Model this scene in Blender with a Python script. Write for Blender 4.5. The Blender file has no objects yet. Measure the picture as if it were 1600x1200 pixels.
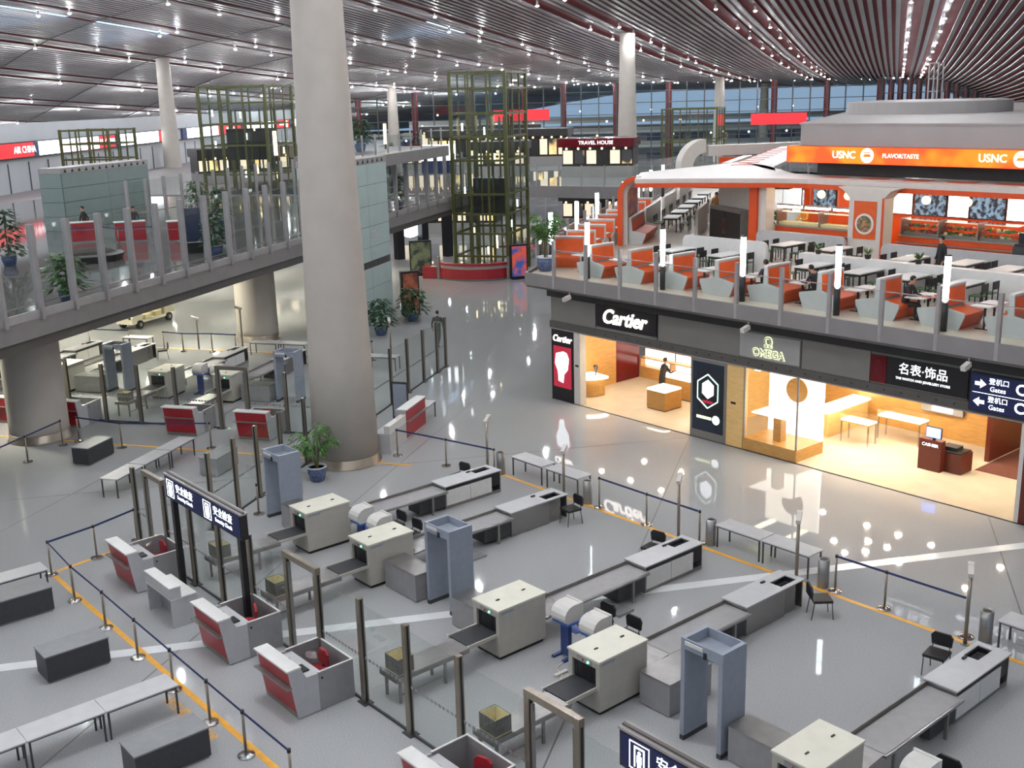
import bpy, math, random
from mathutils import Matrix, Vector

# ------------------------------------------------------------------ camera, world, exposure
SC = bpy.context.scene
COL = SC.collection
H = 11.7
FPX, PITCH, ROLL, YAW = 1723.5, 0.2544593, -0.0264451, 0.7053759
def _cam_axes():
    cp, sp, cr, sr = math.cos(PITCH), math.sin(PITCH), math.cos(ROLL), math.sin(ROLL)
    F = Vector((0, cp, -sp)); U0 = Vector((0, sp, cp)); R0 = Vector((1, 0, 0))
    R = cr * R0 + sr * U0; U = -sr * R0 + cr * U0
    u = Vector((math.cos(YAW), math.sin(YAW), 0)); v = Vector((-math.sin(YAW), math.cos(YAW), 0))
    cv = lambda q: Vector((q.dot(u), q.dot(v), q.z))
    return cv(R), cv(U), cv(F)
CR, CU, CF = _cam_axes()
cam_data = bpy.data.cameras.new('camera')
cam_data.sensor_width = 36.0
cam_data.lens = FPX / 1600 * 36.0
cam_data.clip_start, cam_data.clip_end = 0.5, 800
cam = bpy.data.objects.new('camera', cam_data)
COL.objects.link(cam)
cam.matrix_world = Matrix(((CR.x, CU.x, -CF.x, 0), (CR.y, CU.y, -CF.y, 0), (CR.z, CU.z, -CF.z, H), (0, 0, 0, 1)))
SC.camera = cam
SC.view_settings.view_transform = 'Standard'
SC.view_settings.look = 'None'
SC.view_settings.exposure = 0.0
SC.view_settings.gamma = 1.0
SC.view_settings.use_curve_mapping = False
SC.cycles.transparent_max_bounces = 48
SC.cycles.sample_clamp_indirect = 6.0
world = bpy.data.worlds.new('dusk_sky')
SC.world = world
world.use_nodes = True
wn_ = world.node_tree.nodes; wl_ = world.node_tree.links
wn_.clear()
wo = wn_.new('ShaderNodeOutputWorld'); wb = wn_.new('ShaderNodeBackground')
wb.inputs['Color'].default_value = (0.5, 0.7, 1.0, 1)      # even overcast dusk sky
wb.inputs['Strength'].default_value = 0.6
wl_.new(wb.outputs[0], wo.inputs[0])

LAMP_STRENGTH = 2350.0       # ceiling downlights
rnd = random.Random(7)
def in_view(p, margin=30):
    q = Vector(p) - Vector((0, 0, H)); d = q.dot(CF)
    if d < 1: return False
    return -margin < 800 + FPX * q.dot(CR) / d < 1600 + margin and -margin < 600 - FPX * q.dot(CU) / d < 1200 + margin

# ------------------------------------------------------------------ helpers
def s2l(c): return c / 12.92 if c <= 0.04045 else ((c + 0.055) / 1.055) ** 2.4
def hexc(h):
    h = h.lstrip('#')
    return tuple(s2l(int(h[i:i + 2], 16) / 255) for i in (0, 2, 4))
def pm(name, col, rough=0.5, metal=0.0, var=0.08, scale=6.0, spec=0.5, bump=0.0, stretch=None, detail=3):
    m = bpy.data.materials.new(name); m.use_nodes = True
    nt = m.node_tree; b = nt.nodes['Principled BSDF']
    c = hexc(col) if isinstance(col, str) else col
    b.inputs['Roughness'].default_value = rough; b.inputs['Metallic'].default_value = metal
    b.inputs['Specular IOR Level'].default_value = spec
    if var or bump:
        tc = nt.nodes.new('ShaderNodeTexCoord'); mp = nt.nodes.new('ShaderNodeMapping')
        nz = nt.nodes.new('ShaderNodeTexNoise')
        nz.inputs['Scale'].default_value = scale; nz.inputs['Detail'].default_value = detail
        if stretch: mp.inputs['Scale'].default_value = stretch
        nt.links.new(tc.outputs['Object'], mp.inputs['Vector']); nt.links.new(mp.outputs[0], nz.inputs['Vector'])
        rp = nt.nodes.new('ShaderNodeValToRGB')
        rp.color_ramp.elements[0].position = 0.3; rp.color_ramp.elements[1].position = 0.7
        rp.color_ramp.elements[0].color = (*[max(0, x * (1 - var)) for x in c], 1)
        rp.color_ramp.elements[1].color = (*[min(1, x * (1 + var)) for x in c], 1)
        nt.links.new(nz.outputs['Fac'], rp.inputs[0]); nt.links.new(rp.outputs[0], b.inputs['Base Color'])
        if bump:
            bp = nt.nodes.new('ShaderNodeBump'); bp.inputs['Strength'].default_value = bump; bp.inputs['Distance'].default_value = 0.01
            nt.links.new(nz.outputs['Fac'], bp.inputs['Height']); nt.links.new(bp.outputs[0], b.inputs['Normal'])
    else:
        b.inputs['Base Color'].default_value = (*c, 1)
    return m
def em(name, col, strength):
    m = bpy.data.materials.new(name); m.use_nodes = True
    b = m.node_tree.nodes['Principled BSDF']
    c = hexc(col) if isinstance(col, str) else col
    b.inputs['Base Color'].default_value = (*[x * 0.5 for x in c], 1)
    b.inputs['Emission Color'].default_value = (*c, 1)
    b.inputs['Emission Strength'].default_value = strength
    return m
def em2(name, c1, c2, strength, scale=3.0, kind='noise'):
    """lit panel with a printed two-colour pattern"""
    m = em(name, c1, strength); nt = m.node_tree; b = nt.nodes['Principled BSDF']
    tc = nt.nodes.new('ShaderNodeTexCoord')
    nz = nt.nodes.new('ShaderNodeTexNoise' if kind == 'noise' else 'ShaderNodeTexVoronoi')
    nz.inputs['Scale'].default_value = scale
    rp = nt.nodes.new('ShaderNodeValToRGB')
    rp.color_ramp.elements[0].position = 0.42; rp.color_ramp.elements[1].position = 0.58
    rp.color_ramp.elements[0].color = (*hexc(c1), 1); rp.color_ramp.elements[1].color = (*hexc(c2), 1)
    nt.links.new(tc.outputs['Object'], nz.inputs['Vector'])
    nt.links.new(nz.outputs[0], rp.inputs[0]); nt.links.new(rp.outputs[0], b.inputs['Emission Color']); nt.links.new(rp.outputs[0], b.inputs['Base Color'])
    return m
def glassm(name, tint=(0.955, 0.975, 0.968), blend=0.12, rough=0.02):
    m = bpy.data.materials.new(name); m.use_nodes = True
    nt = m.node_tree; nt.nodes.remove(nt.nodes['Principled BSDF'])
    out = nt.nodes['Material Output']
    tr = nt.nodes.new('ShaderNodeBsdfTransparent'); tr.inputs[0].default_value = (*tint, 1)
    gl = nt.nodes.new('ShaderNodeBsdfGlossy'); gl.inputs['Roughness'].default_value = rough
    lw = nt.nodes.new('ShaderNodeLayerWeight'); lw.inputs['Blend'].default_value = 0.5
    pw = nt.nodes.new('ShaderNodeMath'); pw.operation = 'POWER'; pw.inputs[1].default_value = 5.0
    ml = nt.nodes.new('ShaderNodeMath'); ml.operation = 'MULTIPLY_ADD'; ml.inputs[1].default_value = 0.8; ml.inputs[2].default_value = blend * 0.3
    nt.links.new(lw.outputs['Facing'], pw.inputs[0]); nt.links.new(pw.outputs[0], ml.inputs[0])
    mx = nt.nodes.new('ShaderNodeMixShader')
    nt.links.new(ml.outputs[0], mx.inputs[0]); nt.links.new(tr.outputs[0], mx.inputs[1]); nt.links.new(gl.outputs[0], mx.inputs[2])
    nt.links.new(mx.outputs[0], out.inputs['Surface'])
    return m

class MB:
    """collects boxes, cylinders, prisms and tubes into one mesh"""
    def __init__(s): s.v = []; s.f = []; s.mi = []; s.mats = []
    def _m(s, m):
        if m not in s.mats: s.mats.append(m)
        return s.mats.index(m)
    def poly(s, pts, m):
        i0 = len(s.v); s.v += [tuple(p) for p in pts]; s.f.append(tuple(range(i0, i0 + len(pts)))); s.mi.append(s._m(m)); return s
    def box(s, x0, x1, y0, y1, z0, z1, m):
        i = len(s.v); k = s._m(m)
        s.v += [(x, y, z) for z in (z0, z1) for y in (y0, y1) for x in (x0, x1)]
        s.f += [(i, i + 2, i + 3, i + 1), (i + 4, i + 5, i + 7, i + 6), (i, i + 1, i + 5, i + 4), (i + 2, i + 6, i + 7, i + 3), (i, i + 4, i + 6, i + 2), (i + 1, i + 3, i + 7, i + 5)]
        s.mi += [k] * 6; return s
    def hexa(s, p8, m):
        """eight corners: bottom ring then top ring, both counter-clockwise"""
        i = len(s.v); k = s._m(m); s.v += [tuple(p) for p in p8]
        s.f += [(i + 3, i + 2, i + 1, i), (i + 4, i + 5, i + 6, i + 7)] + [(i + a, i + (a + 1) % 4, i + 4 + (a + 1) % 4, i + 4 + a) for a in range(4)]
        s.mi += [k] * 6; return s
    def bar(s, p0, p1, w, h, m):
        """rectangular bar from p0 to p1, w across (horizontal), h high"""
        p0, p1 = Vector(p0), Vector(p1); d = (p1 - p0).normalized()
        side = Vector((-d.y, d.x, 0)) if abs(d.z) < 0.99 else Vector((0, 1, 0))
        side.normalize(); up = side.cross(d) * -1
        if up.z < 0: up = -up
        a = side * (w / 2); b = up * (h / 2)
        return s.hexa([p0 - a - b, p1 - a - b, p1 + a - b, p0 + a - b, p0 - a + b, p1 - a + b, p1 + a + b, p0 + a + b], m)
    def prism(s, pts, lo, hi, axis, m):
        """polygon pts in the plane across axis ('x': (y,z), 'y': (x,z), 'z': (x,y)), extruded lo..hi"""
        mk = {'x': lambda a, b, t: (t, a, b), 'y': lambda a, b, t: (a, t, b), 'z': lambda a, b, t: (a, b, t)}[axis]
        n = len(pts); i = len(s.v); k = s._m(m)
        s.v += [mk(a, b, lo) for a, b in pts] + [mk(a, b, hi) for a, b in pts]
        s.f += [tuple(range(i + n - 1, i - 1, -1)), tuple(range(i + n, i + 2 * n))] + [(i + a, i + (a + 1) % n, i + n + (a + 1) % n, i + n + a) for a in range(n)]
        s.mi += [k] * (n + 2); return s
    def cyl(s, p0, p1, r0, m, r1=None, n=12, caps=True):
        p0, p1 = Vector(p0), Vector(p1); r1 = r0 if r1 is None else r1
        d = (p1 - p0).normalized(); a = Vector((1, 0, 0)) if abs(d.x) < 0.9 else Vector((0, 1, 0))
        e1 = d.cross(a).normalized(); e2 = d.cross(e1); i = len(s.v); k = s._m(m)
        for p, r in ((p0, r0), (p1, r1)):
            s.v += [tuple(p + (e1 * math.cos(t) + e2 * math.sin(t)) * r) for t in [2 * math.pi * j / n for j in range(n)]]
        fs = [(i + j, i + (j + 1) % n, i + n + (j + 1) % n, i + n + j) for j in range(n)]
        if caps: fs += [tuple(range(i + n - 1, i - 1, -1)), tuple(range(i + n, i + 2 * n))]
        s.f += fs; s.mi += [k] * len(fs); return s
    def tube(s, pts, r, m, n=6):
        for a, b in zip(pts, pts[1:]): s.cyl(a, b, r, m, n=n)
        return s
    def lathe(s, prof, m, n=16, c=(0, 0, 0)):
        i = len(s.v); k = s._m(m); L = len(prof)
        for r, z in prof:
            s.v += [(c[0] + r * math.cos(2 * math.pi * j / n), c[1] + r * math.sin(2 * math.pi * j / n), c[2] + z) for j in range(n)]
        fs = [(i + a * n + j, i + a * n + (j + 1) % n, i + (a + 1) * n + (j + 1) % n, i + (a + 1) * n + j) for a in range(L - 1) for j in range(n)]
        fs += [tuple(range(i + n - 1, i - 1, -1)), tuple(range(i + (L - 1) * n, i + L * n))]
        s.f += fs; s.mi += [k] * len(fs); return s
    def ball(s, c, r, m, n=10, k=6):
        rx, ry, rz = (r, r, r) if not hasattr(r, '__len__') else r
        i0 = len(s.v)
        s.lathe([(max(1e-4, math.sin(math.pi * a / k)), -math.cos(math.pi * a / k)) for a in range(k + 1)], m, n)
        for q in range(i0, len(s.v)):
            x, y, z = s.v[q]; s.v[q] = (c[0] + x * rx, c[1] + y * ry, c[2] + z * rz)
        return s
    def xf(s, M, start=0):
        for q in range(start, len(s.v)): s.v[q] = tuple(M @ Vector(s.v[q]))
        return s
    def mesh(s, name, smooth=False):
        me = bpy.data.meshes.new(name); me.from_pydata(s.v, [], s.f)
        for m in s.mats: me.materials.append(m)
        me.polygons.foreach_set('material_index', s.mi)
        if smooth: me.polygons.foreach_set('use_smooth', [len(f) == 4 for f in s.f])
        me.update(); return me
    def part(s, name, parent=None, label=None, smooth=False, kind=None):
        o = bpy.data.objects.new(name, s.mesh(name, smooth)); COL.objects.link(o)
        if parent is not None: o.parent = parent
        if label: o['label'] = label
        if kind: o['kind'] = kind
        return o
def tag(o, label, cat, group=None, kind=None):
    o['label'] = label; o['category'] = cat
    if group: o['group'] = group
    if kind: o['kind'] = kind
    return o
def thing(name, label, cat, loc=(0, 0, 0), rz=0.0, group=None, kind=None):
    o = bpy.data.objects.new(name, None); o.empty_display_size = 0.2; COL.objects.link(o)
    o.location = loc; o.rotation_euler = (0, 0, rz)
    return tag(o, label, cat, group, kind)
def dup(root, loc, rz, label, group=None):
    r = root.copy(); COL.objects.link(r); r.location = loc; r.rotation_euler = (0, 0, rz)
    r['label'] = label
    if group: r['group'] = group
    for ch in list(root.children):
        c = ch.copy(); COL.objects.link(c); c.parent = r
        for g in list(ch.children):
            d = g.copy(); COL.objects.link(d); d.parent = c
    return r
_txt = {}
def text_mesh(body, size, mat, extrude=0.008, shear=0.0, align='CENTER', spacing=1.0, bold=0.0):
    cu = bpy.data.curves.new('lettering', 'FONT'); cu.body = body; cu.size = size; cu.extrude = extrude; cu.shear = shear
    cu.align_x = align; cu.align_y = 'CENTER'; cu.space_character = spacing; cu.offset = bold; cu.resolution_u = 3
    o = bpy.data.objects.new('lettering', cu); COL.objects.link(o)
    dg = bpy.context.evaluated_depsgraph_get(); me = bpy.data.meshes.new_from_object(o.evaluated_get(dg))
    bpy.data.objects.remove(o); me.name = 'lettering'
    me.materials.clear(); me.materials.append(mat); return me
FACE_NX = (math.pi / 2, 0, -math.pi / 2)     # lettering read by someone looking along +x
def lettering(body, size, mat, parent, loc, rot=FACE_NX, **k):
    me = text_mesh(body, size, mat, **k)
    o = bpy.data.objects.new('lettering', me); COL.objects.link(o); o.parent = parent; o.location = loc; o.rotation_euler = rot
    return o

class Frame:
    def __init__(s, ox, oy, a, rx=0, ry=0): s.o = (ox, oy); s.a = a; s.r = (rx, ry); s.c = math.cos(a); s.s = math.sin(a)
    def __call__(s, x, y, z=0.0):
        x -= s.r[0]; y -= s.r[1]
        return (s.o[0] + s.c * x - s.s * y, s.o[1] + s.s * x + s.c * y, z)
WA = math.radians(33.0)
MAIN = Frame(0, 0, 0)                                   # security lanes in the foreground
LEFT = Frame(9.88, 36.35, WA, 3.6, 15.56)               # second bank of lanes below the mezzanine
DECK = Frame(9.88, 36.35, WA)                           # mezzanine: x along its edge, y away from the hall
CA = math.radians(30.5)
ROOF = Frame(0, 0, CA)                                  # roof: x along the slats

# ------------------------------------------------------------------ materials
M = dict(
    steel=pm('brushed_steel', '#9a9896', 0.32, 0.85, 0.10, 3, stretch=(1, 1, 30)),
    steel2=pm('satin_steel', '#8d8a86', 0.42, 0.6, 0.10, 4),
    steelpost=pm('post_steel', '#968d80', 0.3, 0.8, 0.08, 5, stretch=(4, 4, 0.4)),
    chrome=pm('polished_chrome', '#c9c7c4', 0.15, 1.0, 0.05, 4),
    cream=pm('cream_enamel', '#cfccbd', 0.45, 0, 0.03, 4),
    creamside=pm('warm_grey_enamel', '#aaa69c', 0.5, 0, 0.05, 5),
    black=pm('black_plastic', '#17171a', 0.5, 0, 0.2, 10),
    rubber=pm('dark_rubber', '#2b2c30', 0.6, 0, 0.15, 20),
    bluegrey=pm('blue_grey_laminate', '#8a919d', 0.45, 0, 0.06, 6),
    bluedark=pm('dark_blue_plastic', '#2a3d72', 0.4, 0, 0.1, 6),
    blue=pm('blue_plastic', '#3c63b4', 0.4, 0, 0.1, 6),
    greytop=pm('pale_grey_laminate', '#b0b0b2', 0.35, 0, 0.04, 5),
    white=pm('white_laminate', '#cfcecb', 0.4, 0, 0.04, 5),
    whitewarm=pm('warm_white_paint', '#c6c0b9', 0.4, 0, 0.04, 3),
    midgrey=pm('mid_grey_laminate', '#8c8a8b', 0.45, 0, 0.06, 5),
    darkgrey=pm('charcoal_laminate', '#37383b', 0.5, 0, 0.12, 8),
    topgrey=pm('slate_grey_top', '#7b7c7f', 0.45, 0, 0.06, 6),
    red=pm('red_laminate', '#98202a', 0.35, 0, 0.06, 4),
    redfab=pm('red_upholstery', '#a01e2c', 0.7, 0, 0.12, 20),
    wrap=glassm('clear_plastic_wrap', (0.92, 0.9, 0.9), 0.35, 0.12),
    monitor=pm('ivory_plastic', '#c3c1bc', 0.45, 0, 0.03, 5),
    screen=pm('dark_screen', '#15171b', 0.15, 0, 0.1, 4),
    paper=pm('printed_carton', '#66645e', 0.7, 0, 0.3, 14),
    cartonin=pm('carton_inside', '#ddd2a4', 0.8, 0, 0.1, 9),
    belt=pm('navy_webbing', '#23305c', 0.7, 0, 0.1, 30),
    yellow=pm('yellow_tape', '#d79b2e', 0.45, 0, 0.08, 6),
    concrete=pm('pale_column_plaster', '#a9a299', 0.65, 0, 0.035, 1.5, bump=0.03),
    deckface=pm('grey_fascia_panel', '#7c7776', 0.5, 0, 0.06, 1.5),
    palegreen=pm('pale_green_wall_panel', '#a9bab6', 0.35, 0, 0.05, 1.2),
    palegreen_dim=pm('dimmed_green_wall_panel', '#788583', 0.35, 0, 0.05, 1.2),  # pale green panel darkened in its colour for the weaker mezzanine light
    deckfloor=pm('dimmed_polished_granite', '#666463', 0.06, 0, 0.1, 30),  # hall granite toned down, dim light on the mezzanine put into the colour
    navybanner=pm('navy_banner_print', '#1a2744', 0.5, 0, 0.15, 3),
    wallgap=pm('dark_joint', '#4b4c4c', 0.7, 0, 0.1, 5),
    roofgrey=pm('pale_roof_panel', '#9f9b99', 0.6, 0, 0.04, 0.6),
    alu=pm('grey_aluminium', '#9b9695', 0.4, 0.35, 0.05, 3),
    towergreen=pm('olive_green_paint', '#474a1d', 0.5, 0, 0.12, 3),
    glass=glassm('clear_green_glass'),
    glass2=glassm('tower_glass', (0.93, 0.96, 0.95), 0.10),
    shopglass=glassm('shop_glass', (0.97, 0.97, 0.95), 0.08),
    shopgrey=pm('taupe_fascia_panel', '#736f69', 0.5, 0, 0.05, 1.5),
    shopdark=pm('dark_bronze_metal', '#2e2c2b', 0.45, 0.2, 0.1, 3),
    shopbeam=pm('grey_bronze_beam', '#55514d', 0.45, 0.2, 0.08, 3),
    signblack=pm('black_sign_panel', '#191619', 0.35, 0, 0.1, 3),
    omegagrey=pm('pale_sign_panel', '#93908e', 0.5, 0, 0.04, 3),
    wood=pm('honey_oak_veneer', '#b98a4c', 0.4, 0, 0.15, 3, stretch=(1, 1, 8)),
    woodlt=pm('pale_maple_veneer', '#d9b272', 0.4, 0, 0.1, 3, stretch=(1, 1, 6)),
    darkwood=pm('red_mahogany_veneer', '#5a2418', 0.35, 0, 0.15, 3, stretch=(1, 1, 8)),
    maroon=pm('maroon_lacquer', '#5e1018', 0.15, 0, 0.1, 2),
    shopfloor=pm('cream_stone_floor', '#b9ac98', 0.2, 0, 0.05, 1.5),
    carpet=pm('brown_carpet', '#5b2f22', 0.9, 0, 0.15, 20),
    orange=pm('orange_upholstery', '#d05418', 0.45, 0, 0.08, 5),
    orangew=pm('orange_laminate', '#cf4a14', 0.35, 0, 0.06, 3),
    benchgrey=pm('pale_grey_green_panel', '#b6b8b6', 0.45, 0, 0.04, 3),
    restfloor=pm('beige_tile_floor', '#cbbfae', 0.3, 0, 0.06, 1),
    leaf=pm('leaf_green', '#3d6030', 0.5, 0, 0.35, 3),
    leaf2=pm('palm_leaf_green', '#4c7434', 0.5, 0, 0.35, 3),
    darkleaf=pm('dark_leaf_green', '#2a4a2e', 0.5, 0, 0.35, 3),
    stem=pm('plant_stem', '#4d4a2c', 0.7, 0, 0.2, 6),
    potblue=pm('blue_white_porcelain', '#4c5a7a', 0.2, 0, 0.45, 12),
    potrim=pm('white_porcelain', '#b9bac0', 0.2, 0, 0.05, 6),
    soil=pm('dark_soil', '#2a221b', 0.9, 0, 0.3, 12),
    skin=pm('skin', '#b98a6c', 0.55, 0, 0.05, 8),
    hair=pm('black_hair', '#15120f', 0.6, 0, 0.2, 30),
    redmul=pm('dark_red_steel', '#6d1a20', 0.45, 0.2, 0.08, 3),
    track=pm('red_light_track', '#6e2226', 0.5, 0, 0.1, 3),
    roofback=pm('dark_red_roof_lining', '#8a2a2e', 0.7, 0, 0.15, 0.4),
    slat=pm('silver_grey_slat', '#938f8e', 0.45, 0.25, 0.06, 0.3),
    farwhite=pm('pale_far_wall', '#b4b6ba', 0.5, 0, 0.05, 0.3),
    stripe=pm('white_floor_inlay', '#d3d5d6', 0.2, 0, 0.03, 2),
    joint=pm('dark_floor_joint', '#5d5a59', 0.4, 0, 0.1, 3),
    skirt=pm('grey_metal_skirting', '#8a8074', 0.35, 0.6, 0.08, 4),
    cart=pm('cream_cart_paint', '#d6d0b8', 0.35, 0, 0.04, 4),
    tyre=pm('tyre_rubber', '#1d1c1b', 0.8, 0, 0.1, 10),
)
E_ = dict(
    lamp=em('lamp_lens', (0.93, 0.96, 1.0), LAMP_STRENGTH),
    tube=em('fluorescent_tube', (0.88, 0.97, 1.0), 9.0),
    signwhite=em('white_backlit_letters', (0.9, 0.95, 1.0), 2.4),
    warmwhite=em('warm_backlit_letters', (1.0, 0.9, 0.82), 4.0),
    paleyellow=em('pale_yellow_halo', (0.85, 0.95, 0.5), 1.6),
    navy=em('backlit_navy_panel', '#101a4c', 0.35),
    green=em('green_lamp', (0.1, 1.0, 0.35), 6.0),
    orange=em2('orange_lightbox', '#ff4a12', '#ff7a10', 1.15, 0.6),
    globe=em('globe_lamp', (1.0, 0.62, 0.2), 6.0),
    heat=em('heat_lamp', (1.0, 0.8, 0.68), 9.0),
    menu=em2('lit_menu_poster', '#fff3ea', '#e8c8b8', 3.0, 2.5),
    menudark=em2('dark_menu_board', '#1c2230', '#6f8fae', 0.5, 6.0),
    case=em('lit_display_case', (1.0, 0.86, 0.62), 7.0),
    kiosk=em('dim_lit_shelf', (1.0, 0.85, 0.62), 0.9),
    walltext=em('projected_wall_text', (0.75, 0.9, 0.95), 0.8),
    shelf=em('lit_shelf_back', (1.0, 0.9, 0.78), 3.0),
    posterred=em('backlit_red_poster', '#b0243c', 0.8),
    posterwhite=em('backlit_white_poster', (0.9, 0.95, 1.0), 2.2),
    posternavy=em2('backlit_dark_poster', '#070a12', '#101a2a', 0.4, 1.2),
    cyan=em('cyan_lit_outline', (0.7, 1.0, 0.85), 1.6),
    bluescreen=em('blue_screen', (0.25, 0.35, 1.0), 3.0),
    airred=em('backlit_red_sign', '#d8262f', 1.3),
    airwhite=em('backlit_white_sign', (0.95, 0.96, 1.0), 4.0),
    airblue=em('backlit_blue_sign', '#27345f', 0.6),
    shopwin=em2('distant_lit_shop', '#2a2a2c', '#ffd890', 1.2, 0.5),
    warmwin=em('distant_warm_lamp', (1.0, 0.75, 0.4), 4.0),
    coolwin=em('distant_cool_lamp', (0.8, 0.92, 1.0), 4.0),
    downlight=em('warm_downlight', (1.0, 0.86, 0.66), 520.0),
    skylight=em('dusk_skylight', (0.45, 0.68, 1.0), 2.2),
    underlight=em('mezzanine_downlight', (1.0, 0.97, 0.8), 1500.0),
)

# ------------------------------------------------------------------ floor
def floor_material():
    m = bpy.data.materials.new('polished_granite'); m.use_nodes = True
    nt = m.node_tree; b = nt.nodes['Principled BSDF']
    tc = nt.nodes.new('ShaderNodeTexCoord')
    n1 = nt.nodes.new('ShaderNodeTexNoise'); n1.inputs['Scale'].default_value = 38; n1.inputs['Detail'].default_value = 6
    n2 = nt.nodes.new('ShaderNodeTexNoise'); n2.inputs['Scale'].default_value = 0.16; n2.inputs['Detail'].default_value = 2
    r1 = nt.nodes.new('ShaderNodeValToRGB'); r1.color_ramp.elements[0].position = 0.34; r1.color_ramp.elements[1].position = 0.66
    r1.color_ramp.elements[0].color = (*hexc('#9a9b9c'), 1); r1.color_ramp.elements[1].color = (*hexc('#aeafb0'), 1)
    r2 = nt.nodes.new('ShaderNodeValToRGB'); r2.color_ramp.elements[0].color = (0.86, 0.86, 0.87, 1); r2.color_ramp.elements[1].color = (1, 1, 1, 1)
    mx = nt.nodes.new('ShaderNodeMixRGB'); mx.blend_type = 'MULTIPLY'; mx.inputs[0].default_value = 1
    for n in (n1, n2): nt.links.new(tc.outputs['Object'], n.inputs['Vector'])
    nt.links.new(n1.outputs['Fac'], r1.inputs[0]); nt.links.new(n2.outputs['Fac'], r2.inputs[0])
    nt.links.new(r1.outputs[0], mx.inputs[1]); nt.links.new(r2.outputs[0], mx.inputs[2]); nt.links.new(mx.outputs[0], b.inputs['Base Color'])
    b.inputs['Roughness'].default_value = 0.035
    b.inputs['Specular IOR Level'].default_value = 0.5
    return m
M['granite'] = floor_material()
floor = tag(MB().poly([(-60, -60, 0), (330, -60, 0), (330, 330, 0), (-60, 330, 0)], M['granite']).part('floor'),
            'polished pale grey granite hall floor', 'floor', kind='structure')
def strip(p, q, w, mat, name, z=0.004, h=0.004):
    d = Vector((q[0] - p[0], q[1] - p[1], 0)).normalized(); s = Vector((-d.y, d.x, 0)) * w / 2
    a = Vector((p[0], p[1], 0)); b = Vector((q[0], q[1], 0))
    return MB().hexa([(*(t.xy), z + k) for k in (0, h) for t in (a - s, b - s, b + s, a + s)], mat).part(name, floor)
strip((-2, 27.9), (27.9, 11.55), 0.34, M['stripe'], 'floor_inlay', 0.003, 0.002).__setitem__('label', 'white inlay line running diagonally across the floor')
s60 = math.tan(math.radians(-28.6))
for c in (-14.2, 12.9, 26.5, 39.6, 52.6):                       # open joints of the stone floor
    x0, x1 = (-4, 28.5) if c < 30 else (8, 60)
    strip((x0, 26.8 + c + s60 * x0), (x1, 26.8 + c + s60 * x1), 0.035, M['joint'], 'floor_joint', 0.002, 0.0015)
for c in (-22, -12.6, -3.3, 6.1, 15.4, 24.8, 34, 43.5):
    strip((0, 20 + c * 1.15), (60, 20 + c * 1.15 + 60 * math.tan(WA)), 0.035, M['joint'], 'floor_joint', 0.002, 0.0015)
tag(strip((8.05, 5), (8.05, 28.2), 0.13, M['yellow'], 'floor_tape', 0.005, 0.002), 'yellow tape line along the near row of belt stanchions', 'floor tape').parent = None
tag(strip((8.05, 28.13), (11.2, 28.7), 0.13, M['yellow'], 'floor_tape', 0.0075, 0.002), 'short yellow tape line turning off behind the back red booth', 'floor tape').parent = None
tag(strip((21.42, 4), (21.42, 26.6), 0.13, M['yellow'], 'floor_tape', 0.005, 0.002), 'yellow tape line along the folding tables facing the shops', 'floor tape').parent = None
tag(strip(LEFT(7.75, 3.6), LEFT(7.75, 30), 0.13, M['yellow'], 'floor_tape', 0.005, 0.002), 'yellow tape line below the mezzanine in front of the far booths', 'floor tape').parent = None
tag(strip(LEFT(22.3, 10), LEFT(22.3, 26), 0.13, M['yellow'], 'floor_tape', 0.005, 0.002), 'yellow tape line behind the far lanes near the cart', 'floor tape').parent = None
o = lettering('请在黄线外等候', 0.3, M['yellow'], None, (7.62, 19.05, 0.006), (0, 0, -math.pi / 2), extrude=0.001)
o.name = 'floor_lettering'; tag(o, 'yellow painted characters on the floor beside the tape line', 'lettering')

# ------------------------------------------------------------------ roof
TT = [(-60, 9.2), (20, 9.4), (40, 9.3), (71, 8.1), (86, 7.3), (108, 5.9), (150, 3.6), (188, 2.3), (240, 1.2), (330, 0.4)]
DS = [(-200, 0), (60, 0), (70, 0.3), (78, 0.8), (91, 2.5), (104, 4.5), (117, 6.6), (130, 8.6), (170, 14)]
def lerp(T, x):
    for (a, p), (b, q) in zip(T, T[1:]):
        if x <= b: return p + (q - p) * (x - a) / (b - a)
    return T[-1][1]
def roof_z(t, s):
    d = lerp(DS, s)
    if s < 0: d += min(0.0157 * s * s, 9.0) * min(1, max(0, (t - 30) / 60))
    return H + lerp(TT, t) - d
TS = [-50, -10, 20, 45, 60, 75, 90, 105, 120, 140, 165, 195, 230, 280, 320]
ceiling = tag(bpy.data.objects.new('ceiling', None), 'curved slatted roof over the hall', 'ceiling', kind='structure'); COL.objects.link(ceiling)
mb = MB()
ss = [-60, -45, -32, -24, -18, -12, -6, 0, 20, 40, 60, 68, 76, 84, 92, 100, 110, 120, 130]
for a, b in zip(TS, TS[1:]):
    for c, d in zip(ss, ss[1:]):
        mb.poly([ROOF(t, s, roof_z(t, s) + 0.42) for t, s in ((a, c), (a, d), (b, d), (b, c))], M['roofback'])
mb.part('roof_lining', ceiling, 'dark red lining above the slats')
def slat_into(mb, s, t0, t1, w=0.36, dp=0.14):
    ts = [t0] + [t for t in TS if t0 < t < t1] + [t1]
    i0 = len(mb.v); k = mb._m(M['slat'])
    for t in ts:
        z = roof_z(t, s)
        mb.v += [ROOF(t, s - w / 2, z), ROOF(t, s + w / 2, z), ROOF(t, s + w / 2, z + dp), ROOF(t, s - w / 2, z + dp)]
    for q in range(len(ts) - 1):
        a = i0 + 4 * q
        for e in range(4):
            mb.f.append((a + e, a + (e + 1) % 4, a + 4 + (e + 1) % 4, a + 4 + e)); mb.mi.append(k)
ROWS = [-22.0, -2.0] + [13.0 * k for k in range(1, 10)]
tracks = [r + e for r in ROWS for e in (-1.45, 1.45)]
slats = []
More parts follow.
